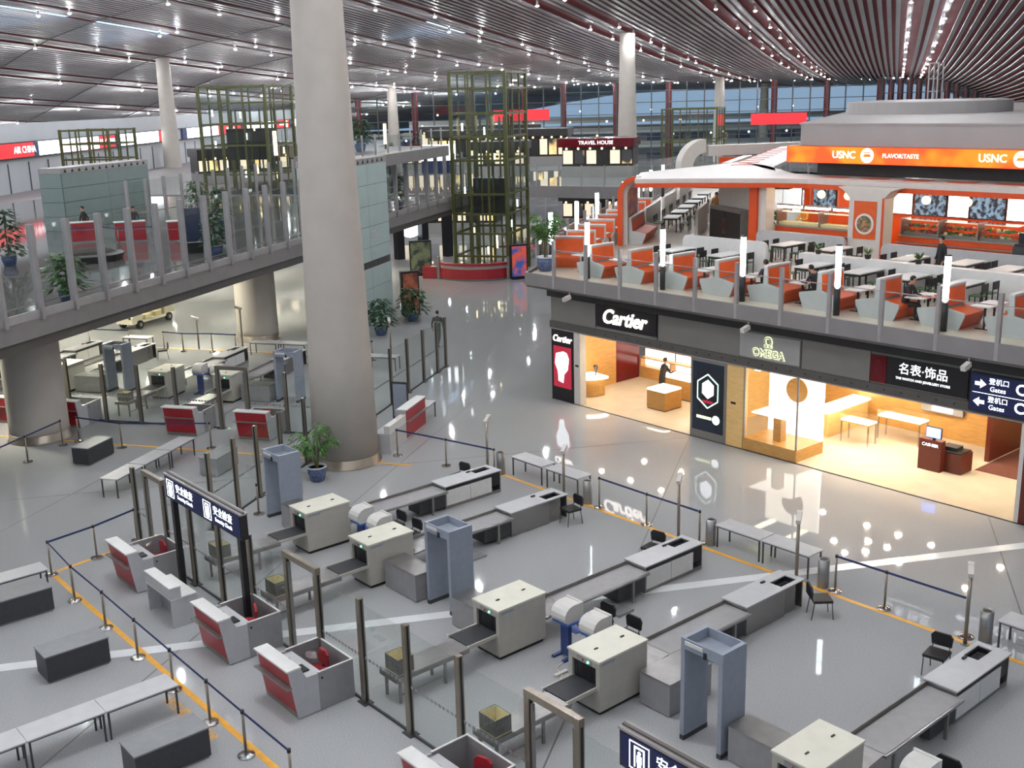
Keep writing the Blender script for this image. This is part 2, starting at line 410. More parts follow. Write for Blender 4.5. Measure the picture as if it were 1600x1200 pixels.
s = -46.0
while s < 129:
    if min(abs(s - q) for q in tracks) > 0.52: slats.append(s)
    s += 0.725
rest = MB()
order = sorted(slats, key=lambda s: abs(s - 4))
for s in order[:290]:
    q = MB(); slat_into(q, s, -50, 320); q.part('slat', ceiling)
for s in order[290:]: slat_into(rest, s, -50, 320)
rest.part('slat_field', ceiling, kind='stuff')
for q in tracks:                                                 # dark red light tracks in the gaps
    t = MB(); ts = [x for x in TS]
    for a, b in zip(ts, ts[1:]): t.bar(Vector(ROOF(a, q, roof_z(a, q) + 0.27)), Vector(ROOF(b, q, roof_z(b, q) + 0.27)), 0.5, 0.12, M['track'])
    t.part('light_track', ceiling)
for c in range(-2, 13):                                          # cross joints between the roof panels
    t = MB(); pts = [(-40 + 17 * c + (x + 30) * 0.577, x) for x in (44, 52, 60, 68, 76, 84, 92, 100, 110, 120, 129)]
    pts = [p for p in pts if -40 < p[0] < 270]
    for a, b in zip(pts, pts[1:]): t.bar(Vector(ROOF(*a, roof_z(*a) - 0.01)), Vector(ROOF(*b, roof_z(*b) - 0.01)), 0.08, 0.05, M['wallgap'])
    t.part('panel_joint', ceiling)
# glazed skylights above the slats, lit by the dusk sky
for t0, s0, t1, s1 in ((70, 66.5, 82, 76.5), (84, 66.5, 96, 76.5), (60, 53.5, 70, 63.5), (98, 41, 108, 50), (64, 80, 76, 88)):
    q = MB(); z = min(roof_z(t, s) for t in (t0, t1) for s in (s0, s1))
    q.poly([ROOF(t, s, roof_z(t, s) + 0.40) for t, s in ((t0, s0), (t1, s0), (t1, s1))], E_['skylight']); q.part('skylight', ceiling, 'blue dusk skylight')
# downlights along the tracks
lm = MB().cyl((0, 0, 0.26), (0, 0, -0.14), 0.1, M['alu'], n=8).cyl((0, 0, -0.14), (0, 0, -0.158), 0.2, M['alu'], n=8)
lens = MB(); lens.lathe([(0.105, -0.159), (0.1, -0.195), (0.06, -0.225), (0.015, -0.23)], E_['lamp'], 8)
lamp_me, lens_me = lm.mesh('housing'), lens.mesh('lens', True)
LR = random.Random(3)
nl = 0
spots = []
for ri, r in enumerate(ROWS):
    for e in (-1.45, 1.45):
        t = -28 + LR.uniform(0, 6)
        while t < 215:
            sq = r + e; jit = LR.uniform(-1.6, 1.6) if r > 5 else 0
            tt = t + jit
            if r > -30 and not (r < -5 and tt > 60):
                z = roof_z(tt, sq)
                if z > 8.5:
                    spots.append(ROOF(tt, sq, z - 0.08))
            t += 11.0 if r < 20 else LR.choice((8.0, 13.0, 15.0))
spots += [ROOF(*[q for q in (x * math.cos(CA) + y * math.sin(CA), -x * math.sin(CA) + y * math.cos(CA))], roof_z(x * math.cos(CA) + y * math.sin(CA), 8) - 0.08) for x, y in ((9.5, 18), (12, 17.2), (11, 19.5), (13, 19), (10, 15.5))]
spots.sort(key=lambda p: (not in_view(p), (Vector(p) - Vector((0, 0, H))).length))
more = MB()
for k, p in enumerate(spots):
    if k < 290 and in_view(p):
        rt = thing('ceiling_light', 'small round white downlight in the red tracks of the roof', 'ceiling light', p, 0, 'roof downlights')
        a = bpy.data.objects.new('housing', lamp_me); COL.objects.link(a); a.parent = rt
        b = bpy.data.objects.new('lens', lens_me); COL.objects.link(b); b.parent = rt
    else:
        for src in (lm, lens):
            i0 = len(more.v); more.v += [tuple(Vector(q) + Vector(p)) for q in src.v]; more.f += [tuple(i0 + j for j in f) for f in src.f]
            more.mi += [more._m(src.mats[0])] * len(src.f)
tag(more.part('ceiling_light_field'), 'remaining small round downlights far off along the roof tracks', 'ceiling light', kind='stuff')

# ------------------------------------------------------------------ columns
def column(x, y, r0, r1, z0, z1, label, skirt=True):
    t = thing('column', label, 'column', (x, y, z0), 0, kind='structure')
    h = z1 - z0
    MB().lathe([(r0 + (r1 - r0) * k / 6, h * k / 6) for k in range(7)], M['concrete'], 40).part('shaft', t, smooth=True)
    if skirt:
        MB().lathe([(r0 + 0.09, 0.012), (r0 + 0.09, 0.02), (r0 + 0.025, 0.06), (r0 + 0.025, 0.3), (r0 + 0.005, 0.31)], M['skirt'], 40).part('skirting', t, smooth=True)
    return t
bz = roof_z(31, 16.6)
column(18.65, 30.6, 1.1, 0.66, 0, bz, 'huge tapering pale concrete column standing in the middle of the hall')
for (x, y, z, lab) in ((82.3, 77.9, 0, 'pale column rising behind the white restaurant canopy'),
                       (53.8, 121.3, 0, 'pale column at the far left beyond the mezzanine glass'),
                       (106.9, 153.9, 0, 'slender pale column just right of the huge column'),
                       (147.8, 119.2, 0, 'distant pale column in front of the far window wall'),
                       (187.0, 139.5, 0, 'faintest distant column beside the small glass box')):
    tt = x * math.cos(CA) + y * math.sin(CA); sq = -x * math.sin(CA) + y * math.cos(CA)
    column(x, y, 1.1, 0.72, z, roof_z(tt, sq), lab, False)
for t_, n_, lab in ((4.35, 2.75, 'round support column under the mezzanine beside the leftmost lanes'), (21.6, 3.25, 'round support column under the mezzanine behind the far desks')):
    x, y, _ = DECK(t_, n_)
    column(x, y, 1.04, 1.02, 0, 4.1, lab)

# ------------------------------------------------------------------ security lanes
def xray_proto():
    t = thing('xray_machine', '', 'baggage scanner')
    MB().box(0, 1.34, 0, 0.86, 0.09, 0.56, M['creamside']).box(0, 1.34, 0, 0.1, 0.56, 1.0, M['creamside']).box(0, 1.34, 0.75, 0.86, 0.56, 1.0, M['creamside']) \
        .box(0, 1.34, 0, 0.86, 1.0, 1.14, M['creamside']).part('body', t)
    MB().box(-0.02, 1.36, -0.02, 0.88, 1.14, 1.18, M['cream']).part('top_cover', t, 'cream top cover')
    MB().box(0.05, 1.29, 0.05, 0.81, 0, 0.09, M['black']).part('plinth', t)
    c = MB()
    for k in range(7): c.box(0.05 + 0.004 * (k % 2), 0.06 + 0.004 * (k % 2), 0.105 + k * 0.092, 0.19 + k * 0.092, 0.62, 0.995, M['black'])
    c.part('curtain', t)
    MB().box(-0.76, 1.45, 0.12, 0.73, 0.562, 0.6, M['rubber']).part('belt', t)
    for y in (0.05, 0.74): MB().box(-0.78, -0.001, y + 0.015, y + 0.045, 0.54, 0.615, M['creamside']).box(-0.8, -0.781, y + 0.01, y + 0.05, 0.535, 0.62, M['white']).part('belt_rail', t)
    p = MB().box(-0.012, 0, 0.22, 0.62, 1.02, 1.1, M['midgrey']).part('indicator_panel', t)
    MB().ball((-0.012, 0.3, 1.06), 0.028, E_['green'], 8, 4).part('green_lamp', p)
    MB().ball((-0.012, 0.44, 1.06), 0.024, M['red'], 8, 4).part('red_lamp', p)
    for x in (0.28, 1.02): MB().box(x, x + 0.09, 0.4, 0.43, 1.18, 1.2, M['black']).part('lifting_eye', t)
    MB().box(0.08, 0.42, -0.006, 0, 1.05, 1.1, M['bluegrey']).part('maker_strip', t)
    return t
def feed_table_proto():
    t = thing('feed_table', '', 'table')
    MB().box(0, 1.86, 0, 0.6, 0.565, 0.6, M['steel']).part('table_top', t)
    MB().box(0, 1.86, 0.002, 0.03, 0.49, 0.564, M['steel2']).box(0, 1.86, 0.57, 0.598, 0.49, 0.564, M['steel2']).box(0, 0.03, 0.031, 0.569, 0.49, 0.564, M['steel2']).part('apron', t)
    for x in (0.12, 1.25):
        for y in (0.06, 0.54): MB().box(x - 0.025, x + 0.025, y - 0.025, y + 0.025, 0, 0.49, M['steel2']).part('leg', t)
    MB().box(0.14, 1.23, 0.05, 0.07, 0.16, 0.2, M['steel2']).part('brace', t)
    return t
def conveyor_proto():
    t = thing('belt_conveyor', '', 'conveyor')
    MB().prism([(0, 0.5), (0.62, 0.56), (0.62, 0.6), (0, 0.545)], 0.02, 0.7, 'y', M['steel']).part('chute', t)
    MB().box(0.622, 3.3, -0.04, 0.72, 0.55, 0.6, M['steel']).part('bed', t)
    MB().box(0.66, 3.28, 0.0, 0.68, 0.601, 0.608, M['midgrey']).part('belt', t)
    MB().box(0.622, 3.3, 0.722, 0.75, 0.5, 0.68, M['steel2']).bar((0, 0.736, 0.58), (0.622, 0.736, 0.65), 0.028, 0.1, M['steel2']).part('side_rail', t)
    for x in (0.95, 2.75):
        for y in (0.0, 0.66): MB().box(x - 0.03, x + 0.03, y - 0.03, y + 0.03, 0, 0.549, M['steel2']).part('leg', t)
    MB().box(2.35, 3.28, 0.1, 0.66, 0.1, 0.5, M['darkgrey']).part('motor_box', t)
    return t
def desk_proto(kind):
    """kind a: white doors towards the hall; kind b: plain steel front, recess at its near edge"""
    t = thing('inspection_desk', '', 'desk')
    f = M['white'] if kind == 'a' else M['steel']
    ry0, ry1 = (0.3, 0.6) if kind == 'a' else (0.1, 0.42)
    L, W, h = 2.12, 0.68, 0.71
    MB().box(0, 0.03, 0.02, W, 0, h - 0.03, M['steel']).box(L - 0.03, L, 0.02, W, 0, h - 0.03, M['steel']).box(0.031, L - 0.031, W - 0.03, W, 0.02, h - 0.03, M['steel2']).part('carcass', t)
    g = M['greytop']
    MB().box(-0.02, 1.38, -0.02, W + 0.02, h - 0.03, h, g).box(1.38, 1.98, -0.02, ry0, h - 0.03, h, g).box(1.38, 1.98, ry1, W + 0.02, h - 0.03, h, g).box(1.98, L + 0.02, -0.02, W + 0.02, h - 0.03, h, g).part('worktop', t)
    MB().box(1.38, 1.98, ry0, ry1, h - 0.12, h - 0.09, M['screen']).box(1.38, 1.98, ry0 + 0.002, ry0 + 0.02, h - 0.09, h - 0.031, M['black']).part('sunken_screen', t, 'dark monitor sunk below the worktop')
    if kind == 'a':
        MB().box(0.03, 0.92, 0.0, 0.025, 0.1, 0.56, f).part('door', t); MB().box(0.94, 1.75, 0.0, 0.025, 0.1, 0.56, f).part('door', t)
        MB().box(0.04, L - 0.05, 0.03, 0.06, 0.57, 0.675, M['black']).part('slot', t, 'dark open slot under the worktop')
        MB().box(1.78, 2.06, 0.03, 0.06, 0.25, 0.56, M['black']).part('niche', t, 'dark open niche')
        MB().box(0.03, L - 0.03, 0.02, 0.05, 0, 0.09, M['steel2']).part('kickboard', t)
    else:
        MB().box(0.0, 1.4, 0.0, 0.02, 0.01, h - 0.032, f).part('front_panel', t); MB().box(1.42, 1.88, 0.05, 0.07, 0.01, h - 0.032, M['steel2']).part('front_panel', t)
    MB().box(1.2, 1.33, 0.5, 0.55, h, h + 0.035, M['black']).part('hand_scanner', t)
    return t
def chair_proto():
    t = thing('visitor_chair', '', 'chair')            # faces +x
    MB().box(-0.22, 0.22, -0.22, 0.22, 0.41, 0.47, M['black']).part('seat', t)
    q = MB().prism([(-0.2, 0.52), (-0.225, 0.72), (-0.16, 0.8), (0.16, 0.8), (0.225, 0.72), (0.2, 0.52)], -0.29, -0.245, 'x', M['black']).part('backrest', t)
    for y in (-0.2, 0.2):
        MB().tube([(0.2, y, 0.41), (0.24, y, 0)], 0.012, M['darkgrey']).part('leg', t)
        MB().tube([(-0.27, y * 0.7, 0.6), (-0.2, y, 0.4), (-0.26, y, 0)], 0.012, M['darkgrey']).part('leg', t)
    return t
def gate_proto():
    t = thing('metal_detector', '', 'detector gate')   # passage along x; legs at both y ends
    for y in (0.0, 0.87):
        p = MB().box(0, 0.68, y, y + 0.09, 0.1, 2.09, M['bluegrey']).part('side_panel', t)
        MB().box(-0.004, 0.684, y - 0.004, y + 0.094, 0, 0.099, M['darkgrey']).part('foot', p)
    MB().box(0, 0.68, 0.091, 0.869, 1.88, 1.9, M['bluegrey']).box(0, 0.03, 0.091, 0.869, 1.9, 2.09, M['bluegrey']).box(0.65, 0.68, 0.091, 0.869, 1.9, 2.09, M['bluegrey']).part('header_tray', t)
    MB().box(-0.02, 0, 0.45, 0.86, 1.98, 2.05, M['white']).part('display', t, 'white display strip'); MB().box(-0.03, 0.0, 0.36, 0.42, 1.86, 1.98, M['black']).part('sensor', t)
    return t
def steel_cabinet(F, x0, x1, y0, y1, label, h=0.71):
    t = thing('steel_cabinet', label, 'cabinet', F(x0, y0), F.a)
    w, d = x1 - x0, y1 - y0
    MB().box(0, w, 0, d, 0.02, h - 0.025, M['midgrey']).part('body', t); MB().box(-0.01, w + 0.01, -0.01, d + 0.01, h - 0.025, h, M['steel']).part('top', t, 'brushed steel top')
    MB().box(0.03, w - 0.03, 0.03, d - 0.03, 0, 0.02, M['black']).part('plinth', t)
def booth_proto():
    t = thing('inspection_booth', '', 'booth')         # front faces -x; spans 1.3 in y
    Wd = 1.3
    side = [(0.13, 0.02), (0.62, 0.02), (0.62, 0.82), (0.36, 0.83), (0.24, 1.07), (-0.02, 1.07)]
    for y in (0.0, Wd - 0.04): MB().prism(side, y, y + 0.04, 'y', M['greytop']).part('side_panel', t)
    fp = lambda z: -0.02 + (0.13 + 0.02) * (1.07 - z) / 1.05
    def slab(z0, z1, m, n, off=0.0, label=None):
        MB().hexa([(fp(z0) - off, 0.042, z0), (fp(z0) + 0.03, 0.042, z0), (fp(z0) + 0.03, Wd - 0.042, z0), (fp(z0) - off, Wd - 0.042, z0),
                   (fp(z1) - off, 0.042, z1), (fp(z1) + 0.03, 0.042, z1), (fp(z1) + 0.03, Wd - 0.042, z1), (fp(z1) - off, Wd - 0.042, z1)], m).part(n, t, label)
    slab(0.735, 1.068, M['red'], 'front_panel', 0.0, 'red upper front panel'); slab(0.12, 0.7, M['red'], 'front_panel', 0.0, 'red lower front panel')
    MB().box(-0.09, fp(0.72), -0.02, Wd + 0.02, 0.708, 0.728, M['steel2']).part('bag_shelf', t)
    slab(0.02, 0.115, M['steel2'], 'kickboard')
    MB().box(-0.06, 0.25, -0.02, Wd + 0.02, 1.072, 1.11, M['white']).part('counter_top', t, 'white counter top')
    MB().box(0.36, 0.75, 0.042, Wd - 0.042, 0.74, 0.77, M['greytop']).part('desk_board', t)
    MB().box(0.45, 0.6, 0.3, 0.6, 0.772, 0.8, M['black']).box(0.4, 0.48, 0.8, 0.9, 0.772, 0.86, M['black']).part('keyboard', t)
    w = MB().box(0.622, 1.43, 0, 0.03, 0.01, 0.83, M['midgrey']).box(1.4, 1.43, 0.031, Wd - 0.031, 0.01, 0.83, M['midgrey']).box(0.622, 1.43, Wd - 0.03, Wd, 0.01, 0.83, M['midgrey']).part('enclosure', t, 'grey steel enclosure')
    MB().box(0.62, 1.44, -0.006, 0.036, 0.83, 0.845, M['white']).box(1.394, 1.436, 0.037, Wd - 0.037, 0.83, 0.845, M['white']).box(0.62, 1.44, Wd - 0.036, Wd + 0.006, 0.83, 0.845, M['white']).part('edge_strip', w)
    MB().cyl((0.7, -0.02, 0.7), (0.7, 0.0, 0.7), 0.022, M['black'], n=8).part('door_lock', w)
    return t
def stool(F, x, y, label, wrapped, rz=0.0):
    t = thing('swivel_stool', label, 'stool', F(x, y), F.a + rz)
    MB().cyl((0, 0, 0.42), (0, 0, 0.5), 0.25, M['redfab'], n=14).part('seat', t)
    MB().prism([(-0.16, 0.56), (-0.18, 0.8), (-0.1, 0.88), (0.1, 0.88), (0.18, 0.8), (0.16, 0.56)], 0.17, 0.22, 'x', M['redfab']).part('backrest', t)
    MB().bar((0.15, 0, 0.46), (0.2, 0, 0.6), 0.05, 0.02, M['black']).part('back_arm', t)
    MB().cyl((0, 0, 0.05), (0, 0, 0.42), 0.03, M['black'], n=8).part('post', t)
    q = MB()
    for k in range(5):
        a = 2 * math.pi * k / 5; q.bar((0, 0, 0.05), (0.26 * math.cos(a), 0.26 * math.sin(a), 0.03), 0.05, 0.03, M['black'])
    q.part('base', t)
    if wrapped: MB().lathe([(0.25, 0.38), (0.29, 0.44), (0.28, 0.6), (0.23, 0.85), (0.08, 0.93)], M['wrap'], 10).part('plastic_wrap', t, 'clear plastic wrapping')
def crate(F, x, y, label, rz=0.0):
    t = thing('carton_tray', label, 'box', F(x, y, 0.6), F.a + rz)
    MB().box(0, 0.38, 0, 0.46, 0, 0.012, M['cartonin']).part('bottom', t)
    MB().box(0, 0.38, 0, 0.012, 0.013, 0.34, M['paper']).box(0, 0.38, 0.448, 0.46, 0.013, 0.34, M['paper']).box(0, 0.012, 0.0125, 0.4475, 0.013, 0.34, M['paper']).box(0.368, 0.38, 0.0125, 0.4475, 0.013, 0.34, M['paper']).part('sides', t)
    MB().box(0.013, 0.367, 0.013, 0.02, 0.014, 0.33, M['cartonin']).box(0.013, 0.367, 0.44, 0.447, 0.014, 0.33, M['cartonin']).box(0.013, 0.02, 0.021, 0.439, 0.014, 0.33, M['cartonin']).box(0.36, 0.367, 0.021, 0.439, 0.014, 0.33, M['cartonin']).part('lining', t, 'cream inside lining')
def crt(F, x, y, label):
    t = thing('tube_monitor', label, 'monitor', F(x, y), F.a)      # screen faces +x
    b = MB()
    b.prism([(0.42, 0.86), (0.42, 1.25), (0.16, 1.25), (0.06, 1.225), (-0.02, 1.17), (-0.075, 1.08), (-0.085, 0.98), (-0.05, 0.9), (0.0, 0.86)], -0.22, 0.22, 'y', M['monitor'])
    b.box(0.38, 0.44, -0.24, 0.24, 0.862, 1.265, M['monitor'])
    b.part('shell', t)
    MB().box(0.44, 0.445, -0.19, 0.19, 0.91, 1.2, M['screen']).part('screen', t)
    MB().box(-0.02, 0.5, -0.24, 0.24, 0.815, 0.858, M['blue']).part('tray', t, 'blue tray')
    MB().box(0.1, 0.2, -0.12, 0.12, 0.05, 0.814, M['bluedark']).part('stand', t)
    MB().box(-0.1, 0.5, -0.2, -0.12, 0, 0.05, M['bluedark']).box(-0.1, 0.5, 0.12, 0.2, 0, 0.05, M['bluedark']).part('foot', t)
    MB().box(0.25, 0.5, -0.2, 0.2, 0.55, 0.58, M['blue']).part('keyboard_shelf', t)
def cable(F, pts, label):
    tag(MB().tube([F(*p) for p in pts], 0.012, M['whitewarm'], 5).part('power_cable'), label, 'cable')
XR, FT, CV, DA, DB, CH, MD, BO = xray_proto(), feed_table_proto(), conveyor_proto(), desk_proto('a'), desk_proto('b'), chair_proto(), gate_proto(), booth_proto()
_used = set()
def put(proto, F, x, y, label, group=None, z=0.0, rz=0.0):
    if proto.name not in _used:
        _used.add(proto.name); proto.location = F(x, y, z); proto.rotation_euler = (0, 0, F.a + rz); proto['label'] = label
        if group: proto['group'] = group
        return proto
    return dup(proto, F(x, y, z), F.a + rz, label, group)
# lanes: frame, scanner near face y, kind of desk, words that single the lane out
LANES = [(MAIN, 24.45, 'a', 'in the lane beside the potted palm'), (MAIN, 21.5, 'b', 'in the lane just in front of the palm lane'),
         (MAIN, 16.55, 'a', 'in the lane behind the centre foreground lane'), (MAIN, 13.55, 'b', 'in the centre foreground lane'),
         (MAIN, 8.68, 'a', 'in the lane at the bottom right of the hall'),
         (LEFT, 24.45, 'a', 'in the far lane left of the left support column'), (LEFT, 21.5, 'b', 'in the far lane right of the left support column'),
         (LEFT, 16.55, 'a', 'in the far lane in front of the parked cart'), (LEFT, 13.55, 'b', 'in the far lane in front of the rear support column')]
for i, (F, y, k, w) in enumerate(LANES):
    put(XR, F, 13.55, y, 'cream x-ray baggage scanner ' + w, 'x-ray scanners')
    put(FT, F, 10.9, y + 0.02, 'steel feed table ' + w, 'feed tables')
    put(CV, F, 14.92, y - 0.02, 'steel belt conveyor ' + w, 'belt conveyors')
    put(DA if k == 'a' else DB, F, 18.24, y + 0.1, ('white-fronted' if k == 'a' else 'steel-fronted') + ' inspection desk ' + w, 'inspection desks')
    if F is MAIN or i < 8: crate(F, 11.0, y + 0.08, 'printed carton tray ' + w)
for F, x, y, rz, lab in ((MAIN, 20.25, 13.1, -0.7, 'black visitor chair by the steel desk in the centre foreground lane'), (MAIN, 20.1, 21.2, 3.0, 'black visitor chair by the steel desk right of the huge column'),
                     (MAIN, 19.75, 10.0, 3.3, 'black visitor chair behind the white desk at the right edge'), (MAIN, 19.7, 17.75, 3.3, 'black visitor chair half hidden behind the white desk of the middle lane'),
                     (MAIN, 19.6, 25.65, 3.3, 'black visitor chair behind the white desk nearest the huge column'), (MAIN, 15.75, 14.95, math.pi, 'black chair facing the monitor pair, closer to the centre scanner'),
                     (MAIN, 15.8, 15.78, math.pi, 'black chair facing the monitor pair, closer to the middle lane conveyor'), (MAIN, 15.75, 22.9, math.pi, 'black chair at the rear monitor pair, closer to the front scanner'),
                     (MAIN, 15.8, 23.7, math.pi, 'black chair at the rear monitor pair, closer to the palm lane'), (MAIN, 15.75, 7.75, math.pi, 'black chair cut by the bottom edge of the picture'),
                     (LEFT, 20.0, 13.1, 2.3, 'black chair beside the huge column at the far steel desk'), (LEFT, 20.1, 21.1, 2.2, 'dark chair by the far steel desk under the white table')):
    put(CH, F, x, y, lab, 'black visitor chairs', rz=rz)
for F, y, lab in ((MAIN, 11.05, 'blue-grey metal detector gate in the right foreground'), (MAIN, 18.95, 'blue-grey metal detector gate in the centre between two steel cabinets'),
                  (MAIN, 26.8, 'blue-grey metal detector gate beside the potted palm'), (LEFT, 10.95, 'blue-grey metal detector gate just left of the huge column'), (LEFT, 18.95, 'blue-grey metal detector gate at the far left lanes')):
    put(MD, F, 14.12, y, lab, 'metal detector gates')
for F, x0, x1, y0, y1, lab in ((MAIN, 14.5, 15.75, 12.6, 13.38, 'low steel cabinet between the centre scanner and the right gate'), (MAIN, 14.2, 14.8, 9.75, 10.95, 'low steel cabinet in front of the right detector gate'),
                               (MAIN, 13.92, 14.55, 20.1, 21.4, 'low steel cabinet left of the centre detector gate'), (MAIN, 13.85, 14.5, 17.62, 18.6, 'low steel cabinet right of the centre detector gate'),
                               (MAIN, 14.05, 14.65, 25.6, 26.75, 'low steel cabinet beside the rear detector gate'), (LEFT, 13.95, 14.55, 12.1, 13.4, 'low steel cabinet by the far gate near the huge column'),
                               (LEFT, 13.95, 14.55, 20.1, 21.35, 'low steel cabinet by the far left gate')):
    steel_cabinet(F, x0, x1, y0, y1, lab)
for F, y0, w in ((MAIN, 13.55, 'beside the centre foreground scanner'), (MAIN, 21.5, 'behind the scanner next to the centre gate'), (LEFT, 13.55, 'in the far lanes'), (MAIN, 5.6, 'at the bottom right corner')):
    if y0 == 5.6:
        crt(F, 14.75, 7.7, 'ivory tube monitor cut by the bottom edge of the picture'); continue
    crt(F, 14.6, y0 + 1.35, 'ivory tube monitor, nearer one of the pair ' + w); crt(F, 14.6, y0 + 2.2, 'ivory tube monitor, farther one of the pair ' + w)
cable(MAIN, [(14.55, 15.6, 0.02), (14.2, 15.5, 0.02), (14.1, 15.2, 0.02), (13.9, 15.05, 0.02), (13.8, 14.8, 0.02), (13.95, 14.6, 0.02)], 'white power cable and plug strip on the floor under the monitors')
tag(MB().box(13.95, 14.3, 15.22, 15.3, 0.0, 0.05, M['whitewarm']).part('plug_strip'), 'white plug strip lying on the floor by the monitor stands', 'plug strip')
for F, x, y, lab in ((MAIN, 16.85, 16.75, 'grey foot platform under the conveyor of the middle lane'), (MAIN, 16.85, 13.75, 'grey foot platform under the conveyor of the centre lane'), (MAIN, 16.4, 21.6, 'dark foot platform under the conveyor right of the centre gate')):
    tag(MB().box(x, x + 0.5, y - 0.55, y + 0.1, 0, 0.07, M['midgrey']).box(x + 0.04, x + 0.46, y - 0.5, y + 0.06, 0.07, 0.078, M['topgrey']).part('foot_platform'), lab, 'platform')
for F, y, lab in ((MAIN, 25.35, 'red-fronted inspection booth farthest back in the front row'), (MAIN, 20.42, 'red-fronted inspection booth under the near end of the lit sign'),
                  (MAIN, 17.5, 'red-fronted inspection booth at the centre bottom with wrapped stool'), (MAIN, 12.5, 'red-fronted inspection booth cut by the bottom edge'),
                  (LEFT, 12.5, 'far red booth, left one of the two before the scanners'), (LEFT, 9.55, 'far red booth, right one beside the huge column'),
                  (LEFT, 20.4, 'far red booth at the left edge of the picture'), (LEFT, 17.5, 'far red booth half hidden by the left support column')):
    put(BO, F, 9.07, y, lab, 'inspection booths')
for F, x, y, w, rz, lab in ((MAIN, 10.15, 26.1, True, 0, 'plastic-wrapped red stool in the rear booth of the front row'), (MAIN, 10.1, 21.1, False, -0.4, 'bare red stool in the booth under the lit sign'),
                        (MAIN, 10.12, 18.2, True, 0, 'plastic-wrapped red stool in the centre booth'), (MAIN, 10.1, 12.95, False, 0.3, 'red stool in the booth cut by the bottom edge'),
                        (LEFT, 10.1, 13.3, True, 0, 'red stool in the far left booth'), (LEFT, 10.1, 10.2, False, 0, 'red stool in the far booth beside the huge column')):
    stool(F, x - 0.08, y, lab, w, rz)
def document_counter(F, x, y, label, rz=0.0, L=1.4):
    t = thing('document_counter', label, 'counter', F(x, y), F.a + rz)
    MB().box(0, 0.62, 0, 0.04, 0, 0.7, M['greytop']).box(0, 0.62, L - 0.04, L, 0, 0.7, M['greytop']).box(0.3, 0.6, 0.041, L - 0.041, 0.02, 0.7, M['midgrey']).part('body', t)
    MB().box(-0.01, 0.63, -0.01, L + 0.01, 0.7, 0.73, M['white']).part('desk_top', t)
    MB().box(-0.01, 0.25, -0.01, L + 0.01, 0.731, 0.99, M['greytop']).part('ledge', t); MB().box(-0.02, 0.26, -0.02, L + 0.02, 0.99, 1.015, M['white']).part('ledge_top', t, 'white ledge top')
document_counter(MAIN, 9.05, 22.9, 'small grey document counter standing between two red booths')
# luggage plinths and folding tables before the booths
def plinth(F, x0, x1, y0, y1, label, m='darkgrey'):
    t = thing('luggage_plinth', label, 'plinth', F(x0, y0), F.a)
    w, d = x1 - x0, y1 - y0
    MB().box(0, w, 0, d, 0.05, 0.6, M[m]).part('body', t); MB().box(-0.015, w + 0.015, -0.015, d + 0.015, 0.6, 0.63, M['topgrey']).part('top', t, 'slate grey top'); MB().box(0.03, w - 0.03, 0.03, d - 0.03, 0, 0.05, M['steel2']).part('kickboard', t)
plinth(MAIN, 6.02, 7.35, 22.33, 23.0, 'dark grey luggage plinth standing alone left of the yellow line')
plinth(MAIN, 6.02, 7.35, 25.85, 26.5, 'dark grey luggage plinth cut by the left edge')
plinth(MAIN, 5.95, 7.35, 17.5, 18.15, 'dark grey luggage plinth in the bottom left corner')
plinth(LEFT, 5.4, 6.75, 14.3, 14.95, 'dark grey luggage plinth on the open floor by the long far table')
plinth(LEFT, 5.3, 6.6, 9.35, 10.0, 'grey luggage plinth seen through the glass left of the gate', 'midgrey')
def table_proto():
    t = thing('folding_table', '', 'table')            # 1.45 along x, 0.62 along y
    MB().box(0.005, 1.445, 0, 0.62, 0.605, 0.635, M['greytop']).part('table_top', t)
    MB().box(0.03, 1.42, 0.03, 0.05, 0.565, 0.604, M['darkgrey']).box(0.03, 1.42, 0.57, 0.59, 0.565, 0.604, M['darkgrey']).part('apron', t)
    for x in (0.05, 1.4):
        for y in (0.05, 0.57): MB().box(x - 0.017, x + 0.017, y - 0.017, y + 0.017, 0, 0.564, M['darkgrey']).part('leg', t)
    return t
FTB = table_proto()
for k, w in enumerate(('end one, touching the yellow line', 'second from the yellow line', 'cut by the left edge of the picture')):
    put(FTB, MAIN, 7.6 - 1.45 * (k + 1), 19.32, 'pale folding table in the bottom left row, ' + w, 'folding tables in a row')
put(FTB, MAIN, 6.2, 26.95, 'pale folding table at the left edge behind the plinth')
for k, w in enumerate(('end farthest from the lit sign', 'middle one', 'end nearest the lit sign')):
    put(FTB, LEFT, 7.3 - 1.49 * (k + 1), 11.35, 'pale folding table in the long far row, ' + w, 'folding tables in a row')
for y, w in ((25.5, 'nearer the huge column'), (23.9, 'nearer the gap with the chair')):
    put(FTB, MAIN, 22.2, y - 1.45, 'pale folding table facing the shops in the rear pair, ' + w, rz=math.pi / 2)
for y, w in ((17.32, 'farther one'), (15.85, 'nearer one by the camera post')):
    put(FTB, MAIN, 22.28, y - 1.45, 'pale folding table facing the shops in the middle pair, ' + w, rz=math.pi / 2)
put(FTB, MAIN, 22.3, 9.7 - 1.45, 'pale folding table at the right edge of the picture', rz=math.pi / 2)
put(FTB, LEFT, 22.15, 23.0 - 0.1, 'white folding table in front of the parked cart', rz=math.pi / 2)
put(FTB, LEFT, 22.2, 14.35, 'pale folding table behind the gate left of the huge column, outer one', rz=math.pi / 2)
put(FTB, LEFT, 22.2, 15.85, 'pale folding table behind the gate left of the huge column, inner one', rz=math.pi / 2)
put(FTB, LEFT, 11.95, 4.75, 'white folding table beside the red counter behind the huge column')
put(FTB, LEFT, 20.4, 9.0, 'pale folding table behind the posts the walking man passes', rz=math.pi / 2)
